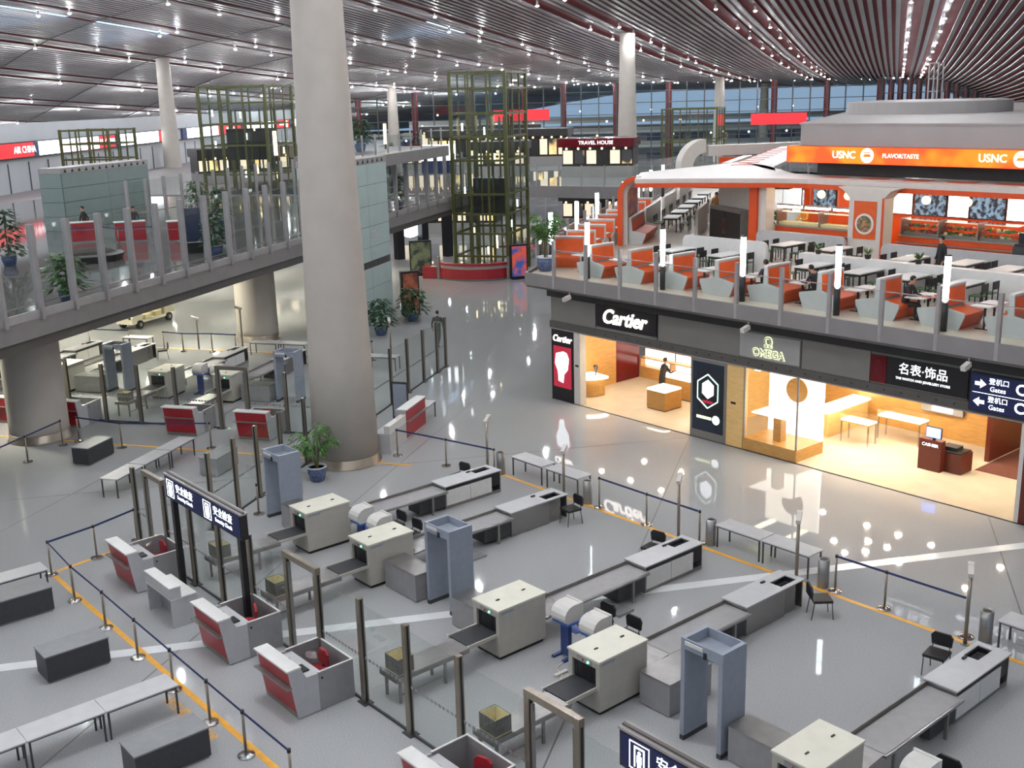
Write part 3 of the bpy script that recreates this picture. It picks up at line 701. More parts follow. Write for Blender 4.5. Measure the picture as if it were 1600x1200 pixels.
# stanchions
def stanchion(F, x, y, label, to=None, h=0.95):
    t = thing('belt_stanchion', label, 'stanchion', F(x, y), F.a, 'belt stanchions')
    MB().lathe([(0.17, 0), (0.165, 0.025), (0.09, 0.045), (0.03, 0.06)], M['chrome'], 16).part('base', t, smooth=True)
    MB().cyl((0, 0, 0.06), (0, 0, h - 0.07), 0.028, M['steelpost'], n=10).part('pole', t, smooth=True)
    MB().cyl((0, 0, h - 0.07), (0, 0, h), 0.036, M['black'], n=10).part('head', t, smooth=True)
    if to:
        MB().bar((0, 0, h - 0.04), ((to[0] - x) * 0.97, (to[1] - y) * 0.97, h - 0.04), 0.006, 0.055, M['belt']).part('belt', t, 'navy blue retractable belt')
def st_line(F, pts, words, closed_belt=True):
    for k, p in enumerate(pts):
        stanchion(F, *p, words[k], pts[k + 1] if k + 1 < len(pts) else None)
ordn = ['first', 'second', 'third', 'fourth', 'fifth', 'sixth', 'seventh', 'eighth', 'ninth']
st_line(MAIN, [(10.6, 28.75), (9.3, 28.3), (8.02, 28.05), (7.9, 26.05), (7.9, 24.05), (7.88, 22.15), (7.87, 20.3), (7.86, 18.6), (7.85, 17.1), (7.85, 15.4)],
        ['chrome stanchion at the back end of the yellow line run, by the rear booth', 'chrome stanchion second from the back end, behind the rear booth', 'chrome stanchion at the corner where the belt turns'] +
        ['chrome stanchion on the yellow line, %s from the belt corner' % ordn[k] for k in range(7)])
st_line(MAIN, [(21.54, 21.5), (21.53, 19.63), (21.55, 17.75)], ['chrome stanchion before the shops, left of the middle gap run', 'chrome stanchion before the shops, middle of the middle gap run', 'chrome stanchion before the shops, right of the middle gap run'])
st_line(MAIN, [(21.6, 13.6), (21.63, 12.3), (21.67, 10.35)], ['chrome stanchion at the right run, beside the steel bin', 'chrome stanchion in the middle of the right run', 'chrome stanchion at the right run, near the camera post'])
st_line(MAIN, [(20.15, 29.75), (20.66, 27.7), (21.1, 25.75)], ['chrome stanchion right of the huge column by the red counter', 'chrome stanchion in the middle of the run behind the palm lane', 'chrome stanchion at the run end beside the rear folding tables'])
st_line(LEFT, [(7.75, 16.5), (7.42, 14.45), (8.05, 11.25)], ['stanchion in front of the left support column', 'stanchion between the far plinth and the left support column', 'stanchion at the end of the belt by the long far table'])
st_line(LEFT, [(7.25, 16.8), (5.35, 16.75), (3.4, 16.7)], ['stanchion at the corner left of the far plinth', 'stanchion on the open floor at the far left', 'stanchion cut by the left edge'])
st_line(LEFT, [(21.9, 26.5), (21.9, 24.2)], ['stanchion far back beneath the mezzanine, left one', 'stanchion far back beneath the mezzanine, by the white table'])
st_line(LEFT, [(21.9, 22.2), (21.7, 21.0), (21.9, 19.5), (21.9, 18.2)], ['stanchion in front of the cart, leftmost of the far run', 'stanchion in front of the cart, second of the far run', 'stanchion in front of the cart, third of the far run', 'stanchion by the rear support column'])
st_line(LEFT, [(21.6, 12.6), (21.6, 10.9)], ['stanchion right behind the huge column edge', 'stanchion left of the camera post behind the huge column'])
stanchion(MAIN, 14.05, 28.15, 'lone chrome stanchion beside the rear detector gate')
# bins and camera posts
def bin_(F, x, y, label):
    t = thing('litter_bin', label, 'bin', F(x, y), F.a)
    MB().lathe([(0.135, 0.0), (0.14, 0.02), (0.14, 0.72), (0.125, 0.73), (0.1, 0.7)], M['steel'], 18).part('shell', t, smooth=True)
    MB().cyl((0, 0, 0.701), (0, 0, 0.708), 0.09, M['black'], n=14).part('opening', t)
for x, y, lab in ((21.45, 25.85, 'slim steel litter bin left of the rear pair of tables'), (21.55, 22.0, 'slim steel litter bin between tables and stanchion near the chair'), (21.72, 17.5, 'slim steel litter bin left of the middle pair of tables'),
                  (21.62, 13.95, 'slim steel litter bin right of the middle pair of tables'), (21.8, 9.98, 'slim steel litter bin by the right edge table')):
    bin_(MAIN, x, y, lab)
def camera_post(F, x, y, label, h=1.72, rz=0.5):
    t = thing('camera_post', label, 'camera', F(x, y), F.a)
    MB().lathe([(0.1, 0), (0.1, 0.015), (0.05, 0.02)], M['steelpost'], 12).part('base', t)
    MB().cyl((0, 0, 0.02), (0, 0, h - 0.1), 0.042, M['steelpost'], n=10).part('pole', t, smooth=True)
    c = MB().box(-0.09, 0.26, -0.055, 0.055, 0, 0.11, M['whitewarm']).box(0.2, 0.3, -0.065, 0.065, 0.1, 0.115, M['whitewarm'])
    c.xf(Matrix.Translation((0, 0, h - 0.1)) @ Matrix.Rotation(rz, 4, 'Z') @ Matrix.Rotation(-0.35, 4, 'Y')); c.part('camera_housing', t, 'white camera housing')
for x, y, lab in ((21.35, 26.4, 'camera post behind the rear white desk'), (20.97, 22.4, 'camera post beside the chair and rear tables'), (21.4, 18.35, 'camera post behind the white desk of the middle lane'),
                  (21.3, 14.5, 'camera post before the nearer middle table'), (21.35, 10.2, 'camera post at the right edge by the steel bin')):
    camera_post(MAIN, x, y, lab)
camera_post(LEFT, 22.6, 10.4, 'camera post between the huge column and the walking man')
camera_post(LEFT, 22.3, 20.5, 'camera post in front of the parked cart', 1.6, 2.0)
camera_post(LEFT, 22.2, 18.0, 'camera post beside the rear support column', 2.2, 2.0)
camera_post(LEFT, 22.3, 13.2, 'camera post at the left rim of the huge column', 2.2, 0.5)
# glass partitions
def partition(F, runs, label, name='glass_partition', x0=10.57):
    """runs: list of (kind, [y...]): 'glass' posts with panes between, 'portal' two posts and a beam"""
    t = thing(name, label, 'partition', F(x0, 0), F.a)
    hp = 2.28
    for kind, ys in runs:
        for y in ys:
            MB().box(-0.055, 0.055, y - 0.06, y + 0.06, 0.02, hp, M['steelpost']).box(-0.02, 0.02, y - 0.068, y + 0.068, 0.03, hp - 0.02, M['black']).part('post', t)
            MB().box(-0.11, 0.11, y - 0.14, y + 0.14, 0, 0.02, M['darkgrey']).part('base_plate', t)
        for a, b in zip(ys, ys[1:]):
            lo, hi = min(a, b) + 0.07, max(a, b) - 0.07
            if kind == 'portal':
                MB().box(-0.06, 0.06, lo - 0.13, hi + 0.13, hp + 0.001, hp + 0.13, M['steelpost']).part('beam', t)
                for q in (lo + 0.03, hi - 0.03): MB().box(-0.03, 0.03, q - 0.02, q + 0.02, 0.05, hp - 0.1, M['steel2']).part('door_jamb', t)
            elif hi - lo < 2.6:
                p = MB().box(-0.008, 0.008, lo, hi, 0.06, hp - 0.1, M['glass']).part('glass_pane', t)
                MB().box(-0.02, 0.02, lo, hi, 0.005, 0.055, M['darkgrey']).part('floor_channel', t)
                d = MB(); n = max(2, int((hi - lo) / 0.12))
                for k in range(n): d.box(-0.011, -0.0085, lo + (hi - lo) * (k + 0.1) / n, lo + (hi - lo) * (k + 0.75) / n, 1.0, 1.06, M['midgrey'])
                d.part('warning_strip', p, 'dashed grey warning strip')
    return t
PR = [('glass', [27.47, 28.3]), ('portal', [27.47, 26.37]), ('glass', [26.37, 24.85, 23.3, 21.7, 20.0]), ('portal', [19.95, 18.75]), ('glass', [18.75, 17.15, 15.6, 14.0, 12.15]), ('portal', [12.15, 10.97]), ('glass', [10.97, 9.4, 7.8, 6.2])]
def fix(runs):       # posts shared by neighbouring runs are built once
    seen = []; out = []
    for k, ys in runs:
        ys = [next((q for q in seen if abs(q - y) < 0.2), y) for y in ys]
        new = [y for y in ys if y not in seen]; seen += new; out.append((k, ys, new))
    return out
def partition2(F, runs, label, x0=10.52):
    t = None
    for k, ys, new in fix(runs):
        if t is None: t = thing('glass_partition', label, 'partition', F(x0, 0), F.a)
        build_run(t, k, ys, new)
    return t
def build_run(t, kind, ys, new, hp=2.28):
    for y in new:
        MB().box(-0.055, 0.055, y - 0.06, y + 0.06, 0.02, hp, M['steelpost']).box(-0.02, 0.02, y - 0.068, y + 0.068, 0.03, hp - 0.02, M['black']).part('post', t)
        MB().box(-0.11, 0.11, y - 0.14, y + 0.14, 0, 0.019, M['darkgrey']).part('base_plate', t)
    for a, b in zip(ys, ys[1:]):
        lo, hi = min(a, b) + 0.07, max(a, b) - 0.07
        if kind == 'portal':
            MB().box(-0.06, 0.06, lo - 0.13, hi + 0.13, hp + 0.001, hp + 0.13, M['steelpost']).part('beam', t)
            for q in (lo + 0.03, hi - 0.03): MB().box(-0.03, 0.03, q - 0.02, q + 0.02, 0.05, hp - 0.1, M['steel2']).part('door_jamb', t)
        else:
            p = MB().box(-0.008, 0.008, lo, hi, 0.06, hp - 0.1, M['glass']).part('glass_pane', t)
            MB().box(-0.02, 0.02, lo, hi, 0.005, 0.055, M['darkgrey']).part('floor_channel', t)
            d = MB(); n = max(2, int((hi - lo) / 0.12))
            for k in range(n): d.box(-0.0115, -0.0085, lo + (hi - lo) * (k + 0.1) / n, lo + (hi - lo) * (k + 0.75) / n, 1.0, 1.06, M['midgrey'])
            d.part('warning_strip', p, 'dashed grey warning strip')
partition2(MAIN, PR, 'glass screen of steel posts running behind the foreground booths')
partition2(LEFT, [(k, [y for y in ys]) for k, ys in PR], 'glass screen of steel posts behind the far booths under the mezzanine', 10.3)
CROSS = Frame(*DECK(0, -8.45)[:2], WA - math.pi / 2)             # its y axis runs along the mezzanine direction
partition2(CROSS, [('glass', [-2.3, -0.9, 0.4, 1.9, 3.6, 5.0, 6.3]), ('glass', [7.9, 9.15, 11.1, 12.9, 14.7, 16.4, 17.5])], 'steel post glass screen running past the huge column to the walking man', 0.0)
# lit security signs on posts
def sec_sign(y0, y1, label, items):
    t = thing('security_sign', label, 'sign', (10.2, y0, 0))
    L = y1 - y0
    MB().box(-0.08, 0.09, 0, L, 2.38, 2.96, M['shopdark']).part('case', t)
    MB().box(-0.095, 0.105, -0.02, L + 0.02, 2.96, 3.0, M['alu']).box(-0.03, 0.03, 0, L, 3.0, 3.03, M['shopbeam']).part('cover', t, 'grey metal cover')
    f = MB().box(-0.09, -0.081, 0.03, L - 0.03, 2.41, 2.93, E_['navy']).part('lit_face', t, 'navy backlit face with white writing')
    MB().box(-0.06, 0.07, L - 0.31, L - 0.17, 0, 2.379, M['signblack']).part('post', t); MB().box(-0.06, 0.07, 0.15, 0.29, 0, 2.379, M['signblack']).part('post', t)
    for yc in items:                                              # reading direction is -y
        c = yc - y0
        lettering('安全检查', 0.235, E_['signwhite'], f, (-0.094, c - 0.3, 2.75), extrude=0.003)
        lettering('Security Check', 0.135, E_['signwhite'], f, (-0.094, c - 0.32, 2.55), extrude=0.003)
        k = MB(); q = c + 0.48
        k.box(-0.097, -0.0905, q - 0.19, q - 0.175, 2.45, 2.89, E_['signwhite']).box(-0.097, -0.0905, q + 0.175, q + 0.19, 2.45, 2.89, E_['signwhite']).box(-0.097, -0.0905, q - 0.175, q + 0.175, 2.45, 2.465, E_['signwhite']).box(-0.097, -0.0905, q - 0.175, q + 0.175, 2.875, 2.89, E_['signwhite'])
        k.box(-0.097, -0.0905, q - 0.1, q - 0.075, 2.5, 2.8, E_['signwhite']).box(-0.097, -0.0905, q + 0.075, q + 0.1, 2.5, 2.8, E_['signwhite']).box(-0.097, -0.0905, q - 0.1, q + 0.1, 2.8, 2.83, E_['signwhite'])
        k.cyl((-0.0905, q, 2.74), (-0.097, q, 2.74), 0.032, E_['signwhite'], n=10).box(-0.097, -0.0905, q - 0.045, q + 0.045, 2.58, 2.7, E_['signwhite']).box(-0.097, -0.0905, q - 0.035, q - 0.008, 2.49, 2.58, E_['signwhite']).box(-0.097, -0.0905, q + 0.008, q + 0.035, 2.49, 2.58, E_['signwhite'])
        k.part('gate_symbol', f)
sec_sign(21.2, 25.15, 'navy lit security check sign on black posts over the left booths', (24.35, 22.35))
sec_sign(5.8, 9.72, 'navy lit security check sign cut by the bottom edge', (8.85, 6.9))
# red counter, kiosk and notice stand behind the huge column
t = thing('red_counter', 'red-fronted counter with stepped grey desk behind the huge column', 'counter', LEFT(8.72, 4.72), WA)
MB().box(0, 1.5, 0, 0.62, 0, 0.7, M['greytop']).part('low_desk', t); MB().box(0, 1.5, 0, 0.22, 0.701, 0.98, M['white']).part('ledge', t, 'white stepped ledge')
MB().box(1.51, 3.36, -0.02, 0.0, 0.12, 0.7, M['red']).box(1.51, 3.36, -0.02, 0.0, 0.74, 1.12, M['red']).part('front_panel', t, 'red front panel'); MB().box(1.5, 3.38, 0.001, 0.4, 0.02, 1.12, M['greytop']).part('body', t)
MB().box(1.48, 3.4, -0.05, 0.32, 1.121, 1.16, M['white']).part('counter_top', t); MB().box(1.48, 3.4, -0.12, -0.021, 0.705, 0.735, M['steel2']).part('bag_shelf', t)
t = thing('self_service_kiosk', 'white self-service kiosk with black side behind the huge column', 'kiosk', LEFT(11.9, 8.55 - 1.3), WA)
MB().box(0, 0.5, 0, 0.42, 0.04, 0.98, M['white']).part('cabinet', t); MB().box(-0.01, 0.0, 0.04, 0.38, 0.06, 0.96, M['black']).part('side_panel', t, 'black side panel'); MB().box(-0.04, 0.54, -0.03, 0.45, 0, 0.04, M['darkgrey']).part('base', t)
MB().hexa([(0.0, 0.0, 0.981), (0.5, 0.0, 0.981), (0.5, 0.42, 0.981), (0.0, 0.42, 0.981), (0.0, 0.0, 1.02), (0.5, 0.0, 1.02), (0.5, 0.42, 1.2), (0.0, 0.42, 1.2)], M['screen']).part('screen', t)
t = thing('notice_stand', 'dark upright notice stand beside the red counter', 'sign', LEFT(12.6, 5.9), WA)
MB().box(0, 0.06, -0.32, 0.32, 0.06, 1.5, M['darkgrey']).part('frame', t); MB().box(-0.006, 0.0, -0.27, 0.27, 0.15, 1.42, M['bluegrey']).part('notice', t); MB().box(-0.15, 0.2, -0.3, 0.3, 0, 0.06, M['black']).part('base', t)

# ------------------------------------------------------------------ watch shops under the restaurant
SX = 28.85
def shop_wall(name, x0, x1, y0, y1, z0, z1, mat, label=None, parent=None):
    o = MB().box(x0, x1, y0, y1, z0, z1, mat).part(name, parent)
    if parent is None: tag(o, label, 'wall', kind='structure')
    elif label: o['label'] = label
    return o
sf = thing('shop_front', 'grey panelled shop front under the restaurant', 'shop front', (0, 0, 0), kind='structure')
MB().box(SX, 36.5, -6, 31.4, 0.003, 0.012, M['shopfloor']).part('shop_floor', sf, 'cream stone shop floor')
MB().box(SX - 0.05, SX, -6, 31.4, 0.003, 0.02, M['shopdark']).part('threshold', sf)
MB().box(SX + 0.1, 36.5, -6, 31.4, 3.1, 3.14, M['whitewarm']).part('shop_ceiling', sf)
y = 31.4
for a, b in ((31.4, 28.95), (28.9, 25.85), (25.8, 22.22), (22.18, 19.82), (19.78, 17.38), (17.34, 14.3), (14.25, 11.0), (10.95, 7.0), (6.95, 2.0)):
    MB().box(SX, SX + 0.25, b, a, 3.17, 4.14, M['shopgrey']).part('fascia_panel', sf)
MB().box(SX - 0.04, SX + 0.2, -6, 31.45, 2.9, 3.165, M['shopbeam']).part('lower_beam', sf, 'grey bronze beam with small downlights')
MB().box(SX - 0.06, SX - 0.0, -6, 31.46, 2.86, 2.899, M['alu']).part('drip_edge', sf)
MB().box(SX - 0.12, 36.5, -6, 31.5, 4.145, 4.4, M['shopdark']).part('roof_edge', sf, 'dark bronze shop roof edge')
q = MB()
for k in range(60): q.cyl((SX - 0.041, 28.4 - 0.55 * k, 3.03), (SX - 0.035, 28.4 - 0.55 * k, 3.03), 0.035, M['black'], n=8)
q.part('fixing_hole', sf, kind='stuff')
q = MB()
MB().box(36.4, 36.5, -6, 31.4, 0.012, 3.1, M['woodlt']).part('back_wall', sf, 'pale wood back wall')
MB().box(SX + 0.3, 32.3, 31.2, 31.35, 0.012, 3.1, M['wood']).part('side_wall', sf, 'honey wood side wall'); MB().box(32.31, 33.7, 31.2, 31.35, 0.012, 3.1, M['maroon']).part('side_wall', sf, 'maroon lacquered wall')
MB().box(SX + 0.26, 34.5, 24.1, 24.3, 0.012, 3.1, M['woodlt']).part('partition_wall', sf); MB().box(33.2, 36.4, 15.6, 15.75, 0.012, 3.1, M['darkwood']).part('partition_wall', sf)
MB().box(SX - 0.02, SX + 0.35, 11.2, 12.6, 0.01, 2.86, M['darkwood']).part('pillar', sf, 'dark wood pillar at the picture edge'); MB().box(SX - 0.02, SX + 0.35, 12.601, 12.72, 0.01, 2.86, M['whitewarm']).part('pillar_edge', sf)
# left bay
MB().box(SX - 0.02, SX + 0.3, 29.78, 30.12, 0.01, 2.86, M['whitewarm']).box(SX - 0.03, SX - 0.021, 29.86, 30.04, 1.52, 1.6, M['black']).part('pillar', sf, 'cream pillar')
t = thing('poster_case', 'black poster case with red backlit poster at the shop corner', 'poster', (SX, 30.15, 0))
MB().box(-0.03, 0.25, 0, 1.22, 0.02, 2.86, M['signblack']).part('case', t)
p = MB().box(-0.042, -0.031, 0.1, 1.1, 0.55, 2.2, E_['posterred']).part('poster', t, 'red backlit poster with a white shape')
MB().prism([(0.55, 2.02), (0.95, 1.9), (1.02, 1.5), (0.86, 1.2), (0.82, 0.8), (0.55, 0.75), (0.5, 1.1), (0.3, 1.3), (0.22, 1.75), (0.35, 1.98)], -0.05, -0.043, 'x', E_['posterwhite']).part('white_shape', p)
lettering('Cartier', 0.36, E_['warmwhite'], t, (-0.04, 0.62, 2.5), shear=0.25, extrude=0.01, bold=0.006)
t = thing('cartier_sign', 'black fascia sign with cream italic Cartier lettering', 'sign', (SX, 27.36, 3.7))
MB().box(-0.05, 0.0, -1.52, 1.52, -0.4, 0.42, M['signblack']).part('panel', t)
lettering('Cartier', 0.74, E_['warmwhite'], t, (-0.07, 0.1, 0.02), shear=0.3, extrude=0.015, bold=0.015)
t = thing('omega_sign', 'pale fascia sign with haloed OMEGA letters', 'sign', (SX, 21.0, 3.63))
MB().box(-0.04, 0.0, -1.17, 1.18, -0.4, 0.42, M['omegagrey']).part('panel', t)
lettering('OMEGA', 0.36, E_['paleyellow'], t, (-0.05, 0.03, -0.19), extrude=0.004, bold=0.022)
lettering('OMEGA', 0.36, M['omegagrey'], t, (-0.075, 0.03, -0.19), extrude=0.006)
lettering('Ω', 0.44, E_['paleyellow'], t, (-0.05, 0.03, 0.18), extrude=0.004, bold=0.024)
lettering('Ω', 0.44, M['omegagrey'], t, (-0.075, 0.03, 0.18), extrude=0.006)
t = thing('jewellery_sign', 'black fascia sign with white Chinese watch shop lettering', 'sign', (SX, 15.8, 3.63))
MB().box(-0.05, 0.0, -1.5, 1.0, -0.4, 0.42, M['signblack']).part('panel', t)
MB().box(-0.06, 0.0, 1.01, 1.52, -0.4, 0.42, M['maroon']).part('seal_panel', t, 'narrow maroon panel')
lettering('免\n税', 0.26, M['redmul'], t, (-0.065, 1.26, 0.02), extrude=0.004)
lettering('名表·饰品', 0.36, E_['signwhite'], t, (-0.06, -0.15, 0.12), extrude=0.006)
lettering('THE WATCH AND JEWELLERY STORE', 0.1, E_['signwhite'], t, (-0.06, -0.15, -0.16), extrude=0.004)
t = thing('gate_sign', 'navy lit gate direction sign with white arrows at the right edge', 'sign', (SX, 14.2, 3.5))
MB().box(-0.14, -0.001, -3.4, 0, -0.52, 0.56, M['signblack']).part('case', t)
f = MB().box(-0.15, -0.141, -3.36, -0.04, -0.49, 0.53, E_['navy']).part('lit_face', t, 'navy backlit face')
MB().box(-0.155, -0.151, -3.3, -0.1, 0.01, 0.025, E_['signwhite']).part('divider', f)
for z, ar, tx in ((0.27, 1, 'C01-C'), (-0.24, -1, 'C11-C')):
    a = MB()
    a.prism([(-0.3 - 0.17 * ar, z), (-0.3 + 0.0 * ar, z + 0.13), (-0.3 + 0.0 * ar, z + 0.05), (-0.3 + 0.15 * ar, z + 0.05), (-0.3 + 0.15 * ar, z - 0.05), (-0.3, z - 0.05), (-0.3, z - 0.13)], -0.157, -0.1505, 'x', E_['signwhite'])
    a.part('arrow', f)
    lettering('登机口', 0.19, E_['signwhite'], f, (-0.154, -0.82, z + 0.1), extrude=0.003); lettering('Gates', 0.19, E_['signwhite'], f, (-0.154, -0.8, z - 0.11), extrude=0.003)
    lettering(tx, 0.42, E_['signwhite'], f, (-0.154, -1.85, z), extrude=0.003, bold=0.008)
# hexagon poster and window case
t = thing('poster_case', 'dark backlit poster case with a glowing hexagon', 'poster', (SX, 22.75, 0))
MB().box(-0.03, 0.25, -0.06, 1.5, 0.02, 2.86, M['shopgrey']).part('case', t)
p = MB().box(-0.042, -0.031, 0.05, 1.4, 0.3, 2.74, E_['posternavy']).part('poster', t)
hx = lambda r, yo=0.72, zo=1.75: [(yo + r * math.sin(a) * 0.85, zo + r * math.cos(a)) for a in [math.pi / 3 * k for k in range(6)]]
for a, b in zip(hx(0.6), hx(0.6)[1:] + hx(0.6)[:1]): MB().bar((-0.055, *a), (-0.055, *b), 0.02, 0.04, E_['cyan']).part('hexagon_edge', p)
MB().prism(hx(0.34, 0.72, 1.82), -0.05, -0.043, 'x', E_['posterwhite']).part('picture', p); MB().box(-0.05, -0.043, 0.5, 0.95, 1.32, 1.42, E_['posterred']).part('caption', p)
MB().lathe([(0.16, -0.004), (0.16, 0.004)], E_['posterwhite'], 14).xf(Matrix.Translation((-0.047, 0.35, 0.78)) @ Matrix.Rotation(math.pi / 2, 4, 'Y')).part('watch_picture', p); MB().box(-0.05, -0.043, 0.55, 1.2, 0.74, 0.84, E_['paleyellow']).part('strap_picture', p)
MB().box(SX - 0.01, SX + 0.25, 22.0, 22.69, 0.01, 2.86, M['woodlt']).box(SX - 0.02, SX - 0.011, 22.3, 22.5, 1.5, 1.58, M['black']).part('pillar', sf, 'pale wood pillar with a small slot')
t = thing('display_window', 'brightly lit glazed display window left of the open shop', 'display case', (SX, 19.85, 0))
MB().box(0, 1.5, 0, 2.13, 0.013, 0.42, M['wood']).part('base', t); MB().box(0, 1.5, 0, 2.13, 2.84, 2.898, M['shopdark']).part('head', t)
MB().box(1.4, 1.5, 0, 2.13, 0.421, 2.839, E_['shelf']).part('back_panel', t, 'glowing back panel')
MB().box(0.0, 0.02, 0.06, 2.07, 0.421, 2.839, M['shopglass']).part('glass_pane', t); MB().box(0.06, 1.39, 0.0, 0.02, 0.421, 2.839, M['shopglass']).part('glass_pane', t)
for yy in (0.0, 2.08): MB().box(0, 0.05, yy, yy + 0.05, 0.421, 2.839, M['alu']).part('corner_post', t)
MB().box(0.15, 1.0, 0.2, 1.9, 1.3, 1.34, E_['shelf']).part('shelf', t); MB().box(0.4, 0.7, 0.9, 1.2, 0.421, 1.25, M['wood']).part('stand', t)
MB().lathe([(0.42, -0.02), (0.42, 0.02)], M['wood'], 20).xf(Matrix.Translation((1.37, 1.0, 2.0)) @ Matrix.Rotation(math.pi / 2, 4, 'Y')).part('round_emblem', t, 'round watch emblem')
MB().box(0.1, 1.3, 0.3, 0.5, 2.78, 2.838, E_['case']).box(0.1, 1.3, 1.6, 1.8, 2.78, 2.838, E_['case']).part('strip_light', t)
def counter_case(name, x0, x1, y0, y1, h, label, mat='wood', lit=0.06):
    t = thing(name, label, 'counter', (x0, y0, 0.012))
    w, d = x1 - x0, y1 - y0
    MB().box(0, w, 0, d, 0.03, h - lit, M[mat]).part('body', t); MB().box(0.02, w - 0.02, 0.02, d - 0.02, 0, 0.03, M['black']).part('plinth', t)
    MB().box(0.01, w - 0.01, 0.01, d - 0.01, h - lit, h, E_['case']).part('lit_top', t, 'brightly lit glass top')
    return t
counter_case('display_counter', 30.35, 31.3, 26.78, 27.7, 0.8, 'square wooden island counter with lit top in the Cartier shop')
counter_case('display_counter', 32.1, 32.8, 25.4, 28.6, 0.85, 'long wooden counter with lit top before the glowing shelves')
t = thing('curved_counter', 'curved wooden counter with lit glass top by the honey wood wall', 'counter', (30.5, 31.0, 0.012))
arc = [(1.05 * math.cos(a), 1.05 * math.sin(a)) for a in [math.pi + math.pi * 0.52 * k / 10 for k in range(11)]]
MB().prism([(x * 0.82, y * 0.82) for x, y in arc] + [(0.1, 0)], 0.02, 0.72, 'z', M['wood']).part('body', t, smooth=False)
MB().prism(arc + [(0.15, 0)], 0.74, 0.82, 'z', E_['case']).part('lit_top', t, 'brightly lit curved top')
MB().lathe([(0.08, 0), (0.02, 0.05), (0.1, 0.35), (0.04, 0.4)], M['shopdark'], 10, (-0.1, -0.5, 0.82)).part('ornament', t)
t = thing('display_shelves', 'glowing wall shelves behind the Cartier counter', 'shelves', (33.7, 24.35, 0.012))
MB().box(0, 0.6, 0, 6.8, 0, 0.45, M['wood']).part('cupboard', t)
for k in range(4):
    for z0, z1 in ((0.5, 0.84), (0.9, 1.3), (1.36, 1.8)): MB().box(0.3, 0.34, 0.06 + 1.7 * k, 1.66 + 1.7 * k, z0, z1, E_['shelf']).part('lit_niche', t)
for z in (0.45, 0.85, 1.31, 1.81): MB().box(0, 0.34, 0, 6.8, z, z + 0.04, M['wood']).part('shelf', t)
for k in range(5): MB().box(0.0, 0.3, max(0, 1.7 * k - 0.05), 1.7 * k + 0.05 if k < 4 else 6.8, 0.49, 0.85, M['wood']).part('divider', t)
MB().box(0.02, 0.6, 0, 6.8, 1.9, 3.05, M['wood']).part('upper_panel', t)
t = thing('fire_extinguisher', 'red fire extinguisher standing by the honey wood wall', 'extinguisher', (30.05, 30.55, 0.012))
MB().lathe([(0.07, 0), (0.085, 0.03), (0.085, 0.4), (0.03, 0.48)], M['red'], 12).part('cylinder', t, smooth=True); MB().cyl((0, 0, 0.481), (0, 0, 0.55), 0.02, M['black'], n=8).bar((0, 0, 0.53), (-0.1, 0, 0.5), 0.02, 0.02, M['black']).part('valve', t)
# omega and jewellery bays
t = thing('wood_cabinet', 'honey wood cabinet with slanting lit counter behind the display window', 'cabinet', (31.0, 21.0, 0.012))
MB().box(0, 0.8, 0, 0.9, 0, 0.95, M['wood']).part('body', t); MB().box(0.9, 3.4, -0.3, 0.3, 0, 0.85, M['woodlt']).part('counter', t); MB().box(0.85, 3.45, -0.35, 0.35, 0.85, 0.93, E_['case']).part('lit_top', t)
MB().box(34.6, 34.7, 16.2, 24.0, 0.012, 3.05, M['wood']).part('back_panel', sf, 'honey wood back panel')
def glass_table(x, y, w, d, h, label):
    t = thing('glass_display_table', label, 'display table', (x, y, 0.012))
    for a in (0.04, w - 0.04):
        for b in (0.04, d - 0.04): MB().box(a - 0.02, a + 0.02, b - 0.02, b + 0.02, 0, h - 0.08, M['chrome']).part('leg', t)
    MB().box(0, w, 0, d, h - 0.08, h - 0.04, M['wood']).part('tray', t); MB().box(0.02, w - 0.02, 0.02, d - 0.02, h - 0.04, h, E_['case']).part('lit_top', t)
    MB().box(0.0, w, 0.0, d, h + 0.001, h + 0.22, M['shopglass']).part('glass_box', t)
glass_table(31.85, 19.1, 0.55, 1.1, 0.8, 'glass display table with lit top at the front of the open shop')
glass_table(33.0, 17.9, 0.6, 1.6, 0.85, 'glass display table with lit top under the portrait panel')
t = thing('portrait_panel', 'pale portrait poster panel at the back of the open shop', 'poster', (34.45, 17.2, 0.9))
MB().box(0, 0.08, 0, 1.5, 0, 1.3, M['omegagrey']).part('panel', t); MB().box(-0.01, 0, 0.35, 1.1, 0.05, 1.25, E_['menu']).part('print', t)
t = thing('cashier_desk', 'brown cashier desk with screen in front of the open shop', 'desk', (31.15, 16.15, 0.012))
MB().box(0.25, 0.95, -0.55, 0.75, 0.0, 0.62, M['darkwood']).part('body', t); MB().box(0, 0.25, 0, 0.75, 0, 1.0, M['darkwood']).part('front_panel', t)
MB().box(0.28, 0.95, -0.5, 0.75, 0.62, 0.66, M['black']).part('worktop', t)
lettering('CASHIER', 0.14, E_['signwhite'], t, (-0.012, 0.37, 0.84), extrude=0.004)
q = MB().box(0.05, 0.1, 0.1, 0.55, 1.08, 1.38, E_['bluescreen']).part('screen', t, 'lit blue screen'); MB().box(0.101, 0.16, 0.08, 0.57, 1.05, 1.4, M['black']).box(0.1, 0.16, 0.28, 0.36, 1.0, 1.05, M['black']).part('monitor', t)
MB().box(0.4, 0.8, -0.3, 0.2, 0.661, 0.78, M['black']).part('till', t)
MB().box(32.2, 35.5, 14.0, 15.55, 0.0125, 0.02, M['carpet']).part('carpet', sf, 'brown carpet')
t = thing('jewellery_table', 'dark wood table with lit glass top at the right edge', 'display table', (33.6, 12.6, 0.012))
for a in (0.0, 1.9): MB().box(a, a + 0.12, 0.3, 1.1, 0, 0.72, M['darkwood']).part('leg', t)
